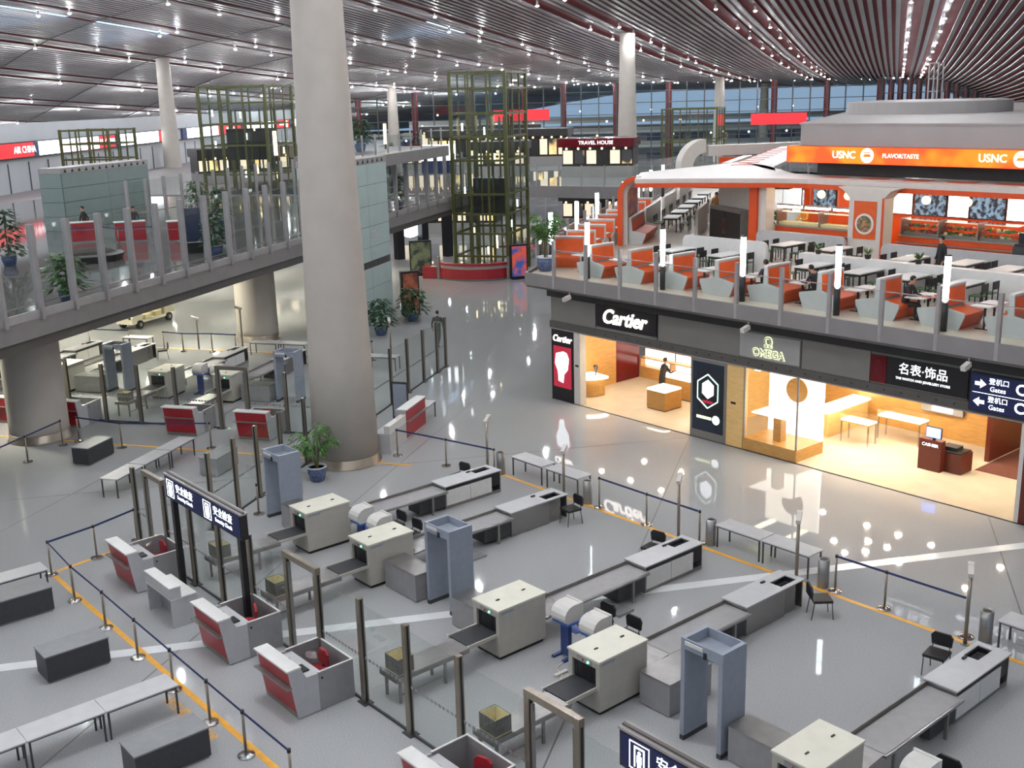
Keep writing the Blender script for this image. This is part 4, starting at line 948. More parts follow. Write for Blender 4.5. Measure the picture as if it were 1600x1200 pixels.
MB().box(0, 2.02, 0.25, 1.15, 0.72, 0.76, M['darkwood']).part('table_top', t); MB().box(0.05, 1.97, 0.3, 1.1, 0.761, 0.82, E_['case']).part('lit_top', t)
for k, x in enumerate((33.3, 34.1)):
    t = thing('padded_stool', ('white padded dark wood stool nearer the shop front' if k == 0 else 'white padded dark wood stool deeper in the shop'), 'stool', (x, 12.0, 0.012))
    for a in (0.0, 0.34): MB().box(a, a + 0.06, 0, 0.4, 0, 0.42, M['darkwood']).part('leg', t)
    MB().box(-0.02, 0.42, -0.02, 0.42, 0.42, 0.5, M['white']).part('cushion', t)
# ceiling lamps of the shops
dl = MB().cyl((0, 0, 0), (0, 0, -0.03), 0.1, E_['downlight'], n=10).mesh('downlight')
dh = MB().lathe([(0.13, 0.0), (0.13, -0.015), (0.105, -0.02)], M['chrome'], 12).mesh('rim')
for x, y in [(30.2, 30), (30.2, 28.4), (30.2, 26.8), (30.2, 25.2), (32.3, 29.6), (32.3, 27.6), (32.3, 25.6)] + [(a, b) for a in (30.6, 32.6) for b in (21.2, 19.4, 18.2, 17.0)] + [(31.4, 18.6), (31.4, 17.9), (30.0, 18.6), (30.3, 14.6), (32.5, 14.6), (31, 12.9), (34, 13.2), (30, 11), (33, 10), (30, 7), (33, 7)]:
    t = thing('shop_downlight', 'small warm downlight in the ceiling of the watch shops', 'ceiling light', (x, y, 3.1), 0, 'shop downlights')
    for nm, me in (('rim', dh), ('lens', dl)):
        o = bpy.data.objects.new(nm, me); COL.objects.link(o); o.parent = t
# small cameras under the restaurant slab
for k, (yy, w) in enumerate(((29.4, 'above the Cartier corner'), (21.2, 'above the OMEGA sign'), (13.9, 'above the gate sign'))):
    t = thing('surveillance_camera', 'small white surveillance camera ' + w, 'camera', (27.95, yy, 4.45))
    MB().box(-0.32, 0.02, -0.07, 0.07, -0.07, 0.07, M['whitewarm']).xf(Matrix.Rotation(-0.25, 4, 'Y')).part('housing', t); MB().cyl((0, 0, 0.05), (0, 0, 0.17), 0.02, M['alu'], n=6).part('bracket', t)

# ------------------------------------------------------------------ restaurant on the upper level
RZ = 5.0
C0 = (28.0, 31.9)
REST = Frame(C0[0], C0[1], WA)                       # x runs along the restaurant's left edge
far = REST(62, 0)
rs = thing('restaurant_floor', 'upper floor slab carrying the orange restaurant', 'floor slab', (0, 0, 0), kind='structure')
MB().prism([(28.06, -8), (78, -8), (far[0], far[1]), (C0[0] + 0.06, C0[1] - 0.03)], 4.66, RZ - 0.012, 'z', M['shopdark']).part('slab', rs)
MB().prism([(28.06, -8), (78, -8), (far[0], far[1]), (C0[0] + 0.06, C0[1] - 0.03)], RZ - 0.012, RZ, 'z', M['restfloor']).part('tile_floor', rs, 'beige tiled restaurant floor')
PY_ = [30.3 - 1.71 * k for k in range(22)]
for a, b in zip([31.9] + PY_, PY_): MB().box(27.97, 28.055, b + 0.006, a - 0.006, 4.64, 5.12, M['deckface']).part('fascia_panel', rs, 'grey fascia panel')
MB().box(28.0, 28.6, -8, 31.85, 4.56, 4.655, M['shopbeam']).part('soffit_edge', rs)
for k in range(34):
    a, b = REST(1.75 * k + 0.006, 0), REST(1.75 * (k + 1) - 0.006, 0)
    MB().bar((a[0], a[1], 4.88), (b[0], b[1], 4.88), 0.08, 0.48, M['deckface']).part('fascia_panel', rs, 'grey fascia panel')
def balustrade(pts, name, label, hp=1.45, rail=1.1, base=0.12, z0=RZ, pw=0.11):
    """posts at pts with glass between"""
    t = thing(name, label, 'balustrade', (*pts[0], z0))
    x0, y0 = pts[0]
    for x, y in pts: MB().box(x - x0 - pw / 2, x - x0 + pw / 2, y - y0 - pw / 2, y - y0 + pw / 2, -0.35, hp, M['alu']).part('post', t)
    for (ax, ay), (bx, by) in zip(pts, pts[1:]):
        d = Vector((bx - ax, by - ay, 0)).normalized() * (pw / 2 + 0.01)
        A = Vector((ax - x0, ay - y0, 0)) + d; B = Vector((bx - x0, by - y0, 0)) - d; up = lambda z: Vector((0, 0, z))
        MB().bar(A + up((base + rail) / 2), B + up((base + rail) / 2), 0.02, rail - base - 0.02, M['glass']).part('glass_pane', t)
        MB().bar(A + up(rail + 0.012), B + up(rail + 0.012), 0.03, 0.025, M['alu']).part('rail', t)
    return t
balustrade([(28.02, y) for y in PY_[:16]], 'glass_balustrade', 'glass balustrade along the front edge of the restaurant')
balustrade([tuple(REST(1.6 + 1.75 * k, -0.05)[:2]) for k in range(18)], 'glass_balustrade', 'glass balustrade along the far side edge of the restaurant')
# tube lights
tl = thing('tube_light', 'glowing white tube light on black post, leftmost at the front rail', 'lamp', (29.0, 29.5, RZ), 0, 'tube lights along the rail')
MB().cyl((0, 0, 0), (0, 0, 0.82), 0.1, M['black'], n=12).part('post', tl, smooth=True); MB().lathe([(0.02, 0.821), (0.085, 0.88), (0.09, 2.0), (0.085, 2.12)], E_['tube'], 14).part('tube', tl, smooth=True); MB().cyl((0, 0, 2.121), (0, 0, 2.16), 0.09, M['black'], n=12).part('cap', tl)
for k, y in enumerate((25.75, 22.28, 18.72, 15.25)): dup(tl, (29.0, y, RZ), 0, 'glowing white tube light on black post, %s from the left at the front rail' % ('second', 'third', 'fourth', 'last')[k])
for k, x in enumerate((2.9, 7.6, 12.0, 19, 23.5, 28, 33)): dup(tl, REST(x, -0.3, RZ), WA, 'glowing white tube light on the side rail, %s from the front corner' % ordn[k])
# booth benches
BH, HALF = 1.17, 0.72
prof = [(-0.06, BH), (0.06, BH), (0.09, 0.62), (HALF, 0.5), (HALF, 0.4), (0.56, 0.0), (-0.56, 0.0), (-HALF, 0.4), (-HALF, 0.5), (-0.09, 0.62)]
def bench_proto(L, double, name='booth_bench'):
    t = thing(name, '', 'bench')                    # length along +x, backs across y
    pr = prof if double else [(-0.06, BH), (0.06, BH), (0.09, 0.62), (HALF, 0.5), (HALF, 0.4), (0.56, 0.0), (-0.06, 0.0)]
    MB().prism(pr, 0.0, 0.05, 'x', M['benchgrey']).part('side_panel', t, 'pale grey side panel'); MB().prism(pr, L - 0.05, L, 'x', M['benchgrey']).part('side_panel', t, 'pale grey side panel')
    for s in ((1, -1) if double else (1,)):
        a = lambda pts: [(s * y, z) for y, z in pts]
        MB().prism(a([(0.062, BH - 0.06), (0.1, 0.62), (0.07, 0.62), (0.035, BH - 0.06)]), 0.051, L - 0.051, 'x', M['orange']).part('back_cushion', t)
        MB().prism(a([(0.1, 0.54), (HALF - 0.01, 0.44), (HALF - 0.01, 0.36), (0.1, 0.36)]), 0.051, L - 0.051, 'x', M['orange']).part('seat_cushion', t)
        MB().prism(a([(0.1, 0.35), (HALF - 0.06, 0.35), (0.53, 0.02), (0.1, 0.02)]), 0.051, L - 0.051, 'x', M['orange']).part('seat_base', t)
    MB().box(0, L, -0.075, 0.075, BH + 0.001, BH + 0.045, M['white']).part('top_rim', t, 'white top rim')
    MB().box(0.051, L - 0.051, -0.03, 0.03, 0.05, BH, M['benchgrey']).part('back_board', t)
    return t
BY = [31.69 - 2.02 * k for k in range(14)]
bp = bench_proto(1.25, True)
for k, y in enumerate(BY[1:]):
    lab = 'double orange booth bench at the front rail, %s from the left corner' % (ordn + ['tenth', 'eleventh', 'twelfth', 'thirteenth'])[k]
    if k == 0: bp.location = (29.3, y, RZ); bp['label'] = lab; bp['group'] = 'orange booth benches along the front rail'
    else: dup(bp, (29.3, y, RZ), 0, lab)
def booth_table_proto():
    t = thing('booth_table', '', 'table')
    MB().box(0, 1.15, -0.3, 0.3, 0.68, 0.71, M['white']).part('table_top', t, 'white table top')
    for x in (0.3, 0.85): MB().box(x - 0.025, x + 0.025, -0.025, 0.025, 0.02, 0.679, M['black']).part('leg', t); MB().box(x - 0.04, x + 0.04, -0.25, 0.25, 0, 0.02, M['black']).part('foot', t)
    return t
bt = booth_table_proto()
for k, (a, b) in enumerate(zip(BY, BY[1:])):
    lab = 'white booth table at the front rail, %s from the left corner' % (ordn + ['tenth', 'eleventh', 'twelfth', 'thirteenth'])[k]
    if k == 0: bt.location = (29.6, (a + b) / 2, RZ); bt['label'] = lab; bt['group'] = 'white booth tables along the front rail'
    else: dup(bt, (29.6, (a + b) / 2, RZ), 0, lab)
sp = None
for k in range(9):
    x = 2.6 + 2.1 * k
    lab = 'double orange booth bench on the side edge, %s from the front corner' % ordn[k]
    q = dup(bp, REST(x, -1.78, RZ), WA + math.pi / 2, lab, 'orange booth benches along the side edge')
    lab = 'small white booth table on the side edge, %s from the front corner' % ordn[k]
    if k < 8: dup(bt, REST(x + 1.05, -1.7, RZ), WA + math.pi / 2, lab, 'white booth tables along the side edge')
# inner tables with black chairs
def dining_table_proto(L=1.5, W=0.75):
    t = thing('dining_table', '', 'table')
    MB().box(0, L, 0, W, 0.68, 0.72, M['white']).part('table_top', t, 'white table top'); MB().box(0.05, L - 0.05, 0.05, W - 0.05, 0.6, 0.679, M['black']).part('apron', t)
    for x in (0.08, L - 0.08):
        for y in (0.08, W - 0.08): MB().box(x - 0.025, x + 0.025, y - 0.025, y + 0.025, 0, 0.6, M['black']).part('leg', t)
    return t
def cafe_chair_proto():
    t = thing('cafe_chair', '', 'chair')
    MB().box(-0.2, 0.2, -0.2, 0.2, 0.4, 0.43, M['leaf']).part('seat', t, 'dark green seat'); MB().box(-0.22, -0.19, -0.2, 0.2, 0.55, 0.8, M['black']).part('backrest', t)
    for x, y in ((-0.2, -0.18), (-0.2, 0.18), (0.18, -0.18), (0.18, 0.18)): MB().box(x - 0.015, x + 0.015, y - 0.015, y + 0.015, 0, 0.4 if x > 0 else 0.8, M['black']).part('leg', t)
    return t
dt, cc = dining_table_proto(), cafe_chair_proto()
first_t = first_c = True
TBL = [(36.55, 26.05, 0, 'by the potted plant'), (36.5, 23.85, 0, 'before the white pillar'), (36.0, 20.4, 0, 'left of the standing man'), (36.2, 18.4, 0, 'right behind the standing man'), (35.75, 16.7, 0, 'near the right edge, back row'),
       (32.4, 22.0, 0, 'behind the third tube light'), (32.4, 20.05, 0, 'before the long low wall, middle'), (32.35, 18.3, 0, 'before the long low wall, right'), (32.25, 16.4, 0, 'before the long low wall, rightmost'),
       (32.7, 26.1, 0, 'before the low white wall, right'), (32.6, 28.45, 0, 'before the low white wall, left')]
TBL += [(*REST(13.9 + 2.7 * k, -3.95)[:2], WA, 'of the side row, %s from the front' % ordn[k]) for k in range(6)]
for k, (x, y, a, w) in enumerate(TBL):
    lab = 'white dining table ' + w
    if k == 0: dt.location = (x, y, RZ); dt['label'] = lab; dt['group'] = 'white dining tables'; r = dt
    else: r = dup(dt, (x, y, RZ), a, lab)
    ca, sa = math.cos(a), math.sin(a)
    for j, (dx, dy, rz) in enumerate(((0.4, -0.28, math.pi / 2), (1.1, -0.28, math.pi / 2), (0.4, 1.03, -math.pi / 2), (1.1, 1.03, -math.pi / 2))):
        lab = 'black cafe chair, %s, at the table %s' % (('near left', 'near right', 'far left', 'far right')[j], w)
        p = (x + ca * dx - sa * dy, y + sa * dx + ca * dy, RZ)
        if first_c: first_c = False; cc.location = p; cc.rotation_euler = (0, 0, a + rz); cc['label'] = lab; cc['group'] = 'black cafe chairs'
        else: dup(cc, p, a + rz, lab)
# low walls
def low_wall(x0, x1, y0, y1, h, label, mat='white', rz=0.0, loc=None, rnd_=0.25):
    t = thing('low_partition', label, 'partition', loc or (x0, y0, RZ), rz)
    w, d = x1 - x0, y1 - y0
    if d >= w: pts = [(0, 0), (d, 0), (d, h - rnd_)] + [(d - rnd_ + rnd_ * math.cos(a), h - rnd_ + rnd_ * math.sin(a)) for a in (0.4, 0.8, 1.2, 1.57)] + [(rnd_ + rnd_ * math.cos(a), h - rnd_ + rnd_ * math.sin(a)) for a in (1.57, 1.97, 2.37, 2.77)] + [(0, h - rnd_)]
    else: pts = [(0, 0), (w, 0), (w, h - rnd_)] + [(w - rnd_ + rnd_ * math.cos(a), h - rnd_ + rnd_ * math.sin(a)) for a in (0.4, 0.8, 1.2, 1.57)] + [(rnd_ + rnd_ * math.cos(a), h - rnd_ + rnd_ * math.sin(a)) for a in (1.57, 1.97, 2.37, 2.77)] + [(0, h - rnd_)]
    MB().prism(pts, 0, min(w, d), 'x' if d >= w else 'y', M[mat]).part('board', t)
    pts2 = [(a, b) for a, b in pts if b > 0.1]
    return t
low_wall(34.3, 34.45, 25.3, 29.4, 1.15, 'low white partition with rounded ends behind the left dining tables')
low_wall(33.95, 34.35, 14.0, 23.6, 0.95, 'long low white wall with a planting ledge across the middle', rnd_=0.05)
low_wall(39.0, 39.15, 24.95, 29.3, 0.9, 'low rounded partition in front of the left food counter', 'greytop')
low_wall(38.3, 38.45, 6, 22.9, 0.9, 'long low rounded partition in front of the right food counter', 'greytop')
for k in range(3):
    low_wall(0, 4.8, 0, 0.14, 1.25, 'white rounded partition in the side seating, %s from the front' % ordn[k], 'whitewarm', WA, REST(13.1 + 6.0 * k, -2.5, RZ))
low_wall(0, 4.2, 0, 0.14, 1.25, 'white rounded partition nearest the dark cabinet', 'whitewarm', WA, REST(12.6, -5.1, RZ))
low_wall(0, 4.2, 0, 0.14, 1.25, 'white rounded partition behind the standing person in tan', 'whitewarm', WA, REST(18.4, -5.1, RZ))
# canopy
can = thing('restaurant_canopy', 'white flat canopy with orange edges over the food counters', 'canopy', (0, 0, 0))
top = [(36.4, 34.0), (38.3, 31.3), (39.6, 28.9), (40.0, 27.5), (40.0, -8), (42.4, -8), (42.4, 29.8), (46.4, 34.4), (48.2, 37.4), (39.6, 36.6)]
MB().prism(top, 7.86, 8.05, 'z', M['whitewarm']).part('roof_slab', can)
ed = top[:5]
for a, b in zip(ed, ed[1:]): MB().bar((*a, 7.76), (*b, 7.76), 0.08, 0.2, M['orangew']).part('edge_beam', can, 'orange edge beam')
MB().prism([(43.4, 31.6), (46.0, 33.6), (66.5, 44.6), (62.5, 45.2), (48.3, 37.5)], 7.87, 8.05, 'z', M['whitewarm']).part('roof_arm', can)
for k in range(9): MB().hexa([(*p, z) for z in (8.051, 8.07) for p in [(46.6 + 1.7 * k, 35.3 + 0.95 * k), (47.0 + 1.7 * k, 35.5 + 0.95 * k), (46.0 + 1.7 * k, 36.2 + 0.95 * k), (45.6 + 1.7 * k, 36.0 + 0.95 * k)]], M['orangew']).part('inlay', can, 'orange inlay strip')
for k in range(16): MB().box(41.1, 41.6, 26.5 - 1.9 * k, 27.6 - 1.9 * k, 8.051, 8.06, M['orangew']).part('inlay', can, 'orange inlay strip')
def arch(p, q, z0, z1, mat, name, label, th=0.35, w=0.35, r=0.7):
    """post that bends over into the roof, from ground point p towards q"""
    d = Vector((q[0] - p[0], q[1] - p[1], 0)).normalized(); P = Vector((p[0], p[1], 0)); Zv = Vector((0, 0, 1)); sv = Vector((-d.y, d.x, 0)) * (w / 2)
    path = [(P + Zv * z0, -d), (P + Zv * (z1 - r), -d)] + [(P + d * (r - r * math.cos(a)) + Zv * (z1 - r + r * math.sin(a)), -d * math.cos(a) + Zv * math.sin(a)) for a in [1.5708 * k / 8 for k in range(1, 9)]]
    m = MB(); rings = [[c + sv + n * (th / 2), c - sv + n * (th / 2), c - sv - n * (th / 2), c + sv - n * (th / 2)] for c, n in path]
    for a, b in zip(rings, rings[1:]): m.hexa([a[0], a[1], a[2], a[3], b[0], b[1], b[2], b[3]], mat)
    m.part(name, can, label)
for a, b, nm in ((0.0, 0.16, 'orangew'), (0.2, 0.5, 'whitewarm')):
    arch((36.35 + b, 35.0), (38.3, 32.7), RZ, 8.0, M[nm], 'bent_post', 'orange bent corner post' if nm == 'orangew' else 'white bent corner post', 0.22, 0.2)
arch((59.8, 51.2), (63, 49.6), RZ, 8.1, M['whitewarm'], 'bent_post', 'white bent post of the far canopy wing', 0.9, 1.0, 1.4)
MB().bar((61.2, 50.5, 7.75), (68.5, 47.0, 7.75), 1.0, 0.7, M['whitewarm']).part('far_beam', can); MB().bar((61.6, 49.6, 7.1), (66.5, 45.0, 7.1), 0.3, 0.4, M['orangew']).part('far_edge', can, 'orange edge of the far wing')
MB().bar((48.3, 38.4, 7.5), (54.6, 41.8, 7.5), 0.3, 0.5, M['orangew']).bar((48.3, 38.4, 7.87), (54.6, 41.8, 7.87), 0.5, 0.2, M['whitewarm']).part('wing_edge', can, 'orange edged side wing')
mw = thing('mural_wall', 'white wall with a colourful mural behind the orange corner post', 'wall panel', REST(9.0, -2.2, RZ), WA)
MB().prism([(0, 0), (3.6, 0), (3.6, 2.75), (0.9, 2.75), (0.25, 2.4), (0, 1.7)], 0, 0.12, 'y', M['whitewarm']).part('wall_board', mw)
muralm = em2('mural_print', '#e09a5a', '#b8607a', 0.0, 1.6); MB().box(0.45, 3.3, -0.012, 0.0, 0.9, 2.45, muralm).part('mural', mw, 'colourful painted mural')
t = bench_proto(3.6, False); t.name = 'wall_bench'; t.location = REST(12.9, -2.4, RZ); t.rotation_euler = (0, 0, WA + math.pi); t['label'] = 'long orange wall bench under the mural'
# food counters, back walls and sign band
kb = thing('kitchen_block', 'orange kitchen block behind the food counters', 'kitchen', (0, 0, 0), kind='structure')
MB().box(43.0, 43.2, -8, 29.7, RZ, 7.85, M['orangew']).part('back_wall', kb, 'orange back wall')
MB().box(39.7, 40.3, 29.35, 30.1, RZ, 7.75, M['whitewarm']).part('pillar', kb, 'white pillar'); MB().box(39.55, 39.7, 29.75, 30.15, RZ, 7.75, M['orangew']).part('pillar_edge', kb, 'orange pillar edge')
MB().bar((40.3, 30.2, 6.4), (41.6, 33.4, 6.4), 0.15, 2.7, M['whitewarm']).part('side_wall', kb, 'white side wall')
MB().prism([(23.55, RZ), (25.05, RZ), (25.05, 7.45), (25.35, 7.75), (25.6, 7.86), (23.0, 7.86), (23.25, 7.75), (23.55, 7.45)], 39.35, 40.15, 'x', M['whitewarm']).part('pillar', kb, 'wide white pillar flaring into the canopy')
MB().box(39.3, 39.349, 23.48, 23.56, RZ, 7.5, M['orangew']).part('pillar_edge', kb)
t = thing('bowl_poster', 'orange poster of a food bowl on the wide white pillar', 'poster', (39.34, 24.3, 6.6))
MB().box(-0.02, 0.0, -0.5, 0.5, -0.75, 0.75, M['orange']).part('sheet', t); MB().lathe([(0.42, 0), (0.42, 0.01), (0.36, 0.02)], M['white'], 20).xf(Matrix.Translation((-0.02, 0, -0.15)) @ Matrix.Rotation(-math.pi / 2, 4, 'Y')).part('bowl_print', t)
foodm = em2('food_print', '#4f5a34', '#b0785a', 0.0, 9); MB().lathe([(0.33, 0), (0.33, 0.012)], foodm, 18).xf(Matrix.Translation((-0.035, 0, -0.15)) @ Matrix.Rotation(-math.pi / 2, 4, 'Y')).part('food_print', t)
def food_counter(y0, y1, label, salad):
    t = thing('food_counter', label, 'counter', (40.4, y0, RZ))
    d = y1 - y0
    MB().box(0, 0.9, 0, d, 0, 0.95, M['orangew']).part('front', t, 'orange counter front'); MB().box(-0.06, 0.95, 0, d, 0.95, 1.0, M['steel']).part('worktop', t); MB().box(-0.35, -0.061, 0.05, d - 0.05, 0.72, 0.75, M['steel']).part('tray_rail', t)
    n = max(2, int(d / 1.5))
    for k in range(n):
        a, b = d * k / n + 0.05, d * (k + 1) / n - 0.05
        far_ = (not salad) or k >= n * 0.72
        if far_:
            MB().box(0.1, 0.12, a, b, 1.001, 1.6, M['shopglass']).box(0.12, 0.75, a, b, 1.6, 1.62, M['shopglass']).part('sneeze_guard', t)
            MB().box(0.08, 0.78, b + 0.005, b + 0.045, 1.001, 1.64, M['steel']).part('guard_post', t)
        if salad and far_:
            MB().box(0.2, 0.75, a, b, 1.002, 1.1, M['steel']).part('food_well', t); MB().box(0.3, 0.75, a, b, 1.32, 1.34, M['steel']).part('upper_tray', t)
            g = MB(); R = random.Random(k)
            for j in range(60):
                up = j % 2; g.ball((R.uniform(0.3, 0.7), R.uniform(a + 0.1, b - 0.1), 1.12 + 0.24 * up), R.uniform(0.05, 0.1), R.choice((M['leaf2'], M['leaf2'], M['cartonin'], M['red'], M['orange'])), 6, 3)
            g.part('salad', t, kind='stuff')
            MB().box(0.35, 0.6, a + 0.1, b - 0.1, 1.56, 1.59, E_['kiosk']).part('case_light', t)
        elif not salad:
            MB().box(0.2, 0.7, a, b, 1.002, 1.12, M['cartonin']).part('food_tray', t); MB().box(0.35, 0.6, a + 0.05, b - 0.05, 1.54, 1.59, E_['kiosk']).part('case_light', t)
    return t
food_counter(25.1, 29.35, 'left orange food counter with heat lamps', False)
food_counter(6.0, 23.4, 'right orange food counter with salad wells', True)
for k in range(3):
    t = thing('heat_lamp', 'long glowing heat lamp over the left food counter, %s' % ('left', 'middle', 'right')[k], 'lamp', (40.75, 28.85 - 1.4 * k, 6.72))
    MB().box(-0.1, 0.1, -0.58, 0.58, 0, 0.1, E_['heat']).part('tube', t); MB().box(-0.12, 0.12, -0.6, 0.6, 0.101, 0.16, M['steel']).part('hood', t)
    for y in (-0.4, 0.4): MB().cyl((0, y, 0.16), (0, y, 1.12), 0.012, M['steel'], n=6).part('rod', t)
for k, (y, w) in enumerate(((28.9, 'leftmost'), (27.4, 'second from the left'), (26.1, 'third from the left'), (22.6, 'first right of the pillar'), (20.9, 'second right of the pillar'), (18.2, 'third right of the pillar'), (15.6, 'rightmost'))):
    t = thing('globe_lamp', 'small glowing amber globe lamp under the canopy, ' + w, 'lamp', (40.9, y, 7.35))
    MB().ball((0, 0, 0), 0.17, E_['globe'], 12, 8).part('globe', t, smooth=True); MB().cyl((0, 0, 0.16), (0, 0, 0.5), 0.015, M['black'], n=6).part('stem', t)
mi = 0
for y0, y1, kind in ((29.8, 30.3, 'l'), (28.0, 29.2, 'd'), (26.6, 27.3, 'l'), (25.67, 24.32, 'l'), (24.25, 22.83, 'd'), (22.78, 21.86, 'l'), (21.83, 20.37, 'd'), (20.33, 18.6, 'l'), (18.5, 17.0, 'd'), (16.9, 15.4, 'l'), (15.3, 13, 'd')):
    lo, hi = min(y0, y1), max(y0, y1); mi += 1
    t = thing('menu_board', ('bright menu picture panel' if kind == 'l' else 'dark menu text panel') + ' above the food counter, %s from the left' % (ordn + ['tenth', 'eleventh'])[mi - 1], 'menu board', (42.95, lo, 6.5))
    MB().box(0, 0.045, 0, hi - lo, 0, 0.98, M['black']).part('frame', t); MB().box(-0.02, -0.001, 0.03, hi - lo - 0.03, 0.03, 0.95, E_['menu'] if kind == 'l' else E_['menudark']).part('panel', t)
t = thing('wine_cabinet', 'dark double-door cabinet between white walls at the restaurant side', 'cabinet', (40.2, 30.6, RZ), math.atan2(3.0, 1.35))
MB().box(0, 3.1, -0.1, 0.4, 0, 1.55, M['steel2']).part('frame', t)
for a in (0.1, 1.57): MB().box(a, a + 1.43, 0.401, 0.43, 0.08, 1.4, M['shopdark']).part('door', t)
for a in (1.48, 1.62): MB().box(a - 0.02, a + 0.02, 0.431, 0.46, 0.4, 1.1, M['chrome']).part('handle', t)
t = thing('till_terminal', 'dark till terminal on the right counter partition', 'till', (38.9, 17.6, RZ))
MB().box(-0.3, 0.3, -0.35, 0.35, 0, 1.15, M['darkgrey']).part('pedestal', t); MB().box(-0.3, 0.2, -0.5, 0.3, 1.151, 1.25, M['black']).part('keyboard', t); MB().box(0.0, 0.1, -0.25, 0.3, 1.25, 1.6, M['black']).part('screen', t)
bb = thing('upper_block', 'grey roofed block above the restaurant sign', 'building', (0, 0, 0), kind='structure')
MB().prism([(41.9, -8), (41.9, 29.25), (66.3, 42.2), (95, 42.2), (95, -8)], 8.62, 10.2, 'z', M['roofgrey']).part('block', bb)
MB().prism([(42.6, -8), (42.6, 28.8), (64, 41), (64, -8)], 8.051, 8.62, 'z', M['shopdark']).part('recess', bb, 'dark recess with lamps under the sign')
MB().prism([(41.85, -8), (41.85, 29.3), (66.4, 42.35), (95, 42.35), (95, -8)], 10.2, 10.27, 'z', M['roofgrey']).part('roof_top', bb, 'pale flat roof')
MB().lathe([(4.4, 0), (4.4, 0.62), (4.0, 0.68)], M['roofgrey'], 40, (59.6, 33.2, 10.27)).part('roof_drum', bb, 'low round drum on the roof', smooth=False)
q = MB()
for a in (0, 0.55):
    for b in (0, 0.55): q.bar((61.0 + a, 33.5 + b, 10.95), (61.0 + a, 33.5 + b, 13.0), 0.07, 0.07, M['alu'])
for z in (11.4, 12.1, 12.95):
    for a, b in (((0, 0), (0.55, 0)), ((0.55, 0), (0.55, 0.55)), ((0.55, 0.55), (0, 0.55)), ((0, 0.55), (0, 0))): q.bar((61.0 + a[0], 33.5 + a[1], z), (61.0 + b[0], 33.5 + b[1], z), 0.05, 0.05, M['alu'])
q.part('lattice_mast', bb)
sg = thing('restaurant_sign', 'long glowing orange sign band with white lettering above the canopy', 'sign', (41.3, 0, 8.63))
MB().box(0, 0.59, -8, 29.5, 0, 0.7, M['orangew']).part('case', sg); f = MB().box(-0.02, -0.001, -8, 29.45, 0.02, 0.68, E_['orange']).part('lit_face', sg, 'orange backlit face'); MB().box(-0.0, 0.59, 29.501, 29.52, 0.02, 0.68, E_['orange']).part('lit_end', sg)
for yc in (25.0, 18.6, 12.2):
    lettering('USNC', 0.42, E_['signwhite'], f, (-0.03, yc + 1.65, 0.36), extrude=0.008, bold=0.004)
    e = MB().lathe([(0.3, 0), (0.3, 0.012)], E_['signwhite'], 18).xf(Matrix.Translation((-0.021, yc + 0.55, 0.36)) @ Matrix.Rotation(-math.pi / 2, 4, 'Y')).part('round_emblem', f, 'round white emblem')
    MB().prism([(yc + 0.35, 0.3), (yc + 0.75, 0.3), (yc + 0.68, 0.42), (yc + 0.42, 0.42)], -0.042, -0.0335, 'x', E_['orange']).box(-0.042, -0.0335, yc + 0.4, yc + 0.7, 0.46, 0.5, E_['orange']).part('emblem_mark', f)
    lettering('FLAVOR⋮TASTE', 0.24, E_['signwhite'], f, (-0.03, yc - 0.95, 0.36), extrude=0.006)
# white planter and lamps under the canopy that light the counters
dl2 = MB().cyl((0, 0, 0), (0, 0, -0.03), 0.09, E_['downlight'], n=10).mesh('downlight')
for k in range(9):
    t = thing('canopy_downlight', 'small warm downlight under the restaurant canopy', 'ceiling light', (41.4, 28.5 - 2.4 * k, 7.86), 0, 'canopy downlights')
    for nm, me in (('rim', dh), ('lens', dl2)):
        o = bpy.data.objects.new(nm, me); COL.objects.link(o); o.parent = t

# ------------------------------------------------------------------ mezzanine on the left
mz = thing('mezzanine', 'long grey mezzanine bridge crossing the hall on the left', 'mezzanine', DECK(0, 0), WA, kind='structure')
Z5 = 5.0
MB().box(-30, 47.5, 0.25, 34, 4.12, 4.98, M['deckface']).part('slab', mz)
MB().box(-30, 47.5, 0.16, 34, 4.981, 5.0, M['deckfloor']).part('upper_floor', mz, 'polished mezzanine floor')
MB().box(-30, 47.5, -0.02, 0.25, 4.45, 5.06, M['deckface']).part('edge_beam', mz); MB().box(-30, 47.5, 0.1, 0.249, 4.08, 4.449, M['shopbeam']).part('lower_edge', mz)
MB().box(47.2, 47.5, -0.02, 34, 4.08, 5.06, M['deckface']).part('end_beam', mz)
bl = thing('mezzanine_balustrade', 'tall glass balustrade with wide grey posts along the mezzanine edge', 'balustrade', DECK(0, 0, Z5), WA)
TP = [1.92 + 1.735 * k for k in range(-14, 27)]
TP = [t for t in TP if t < 21.6 or t > 27.8]
for t in TP:
    MB().box(t - 0.075, t + 0.075, -0.14, 0.08, 0.0, 3.12, M['alu']).part('post', bl)
    MB().box(t + 0.076, t + 0.092, -0.1, 0.06, 0.07, 3.0, M['wallgap']).part('gasket', bl)
for a, b in zip(TP, TP[1:]):
    if b - a > 3: continue
    MB().box(a + 0.1, b - 0.08, -0.03, -0.005, 0.36, 3.05, M['glass']).part('glass_pane', bl)
    MB().box(a + 0.095, b - 0.08, -0.05, 0.02, 0.065, 0.34, M['omegagrey']).part('kick_panel', bl, 'pale kick panel')
    MB().box(a + 0.095, b - 0.08, 0.05, 0.08, 0.5, 0.54, M['steel2']).part('low_rail', bl)
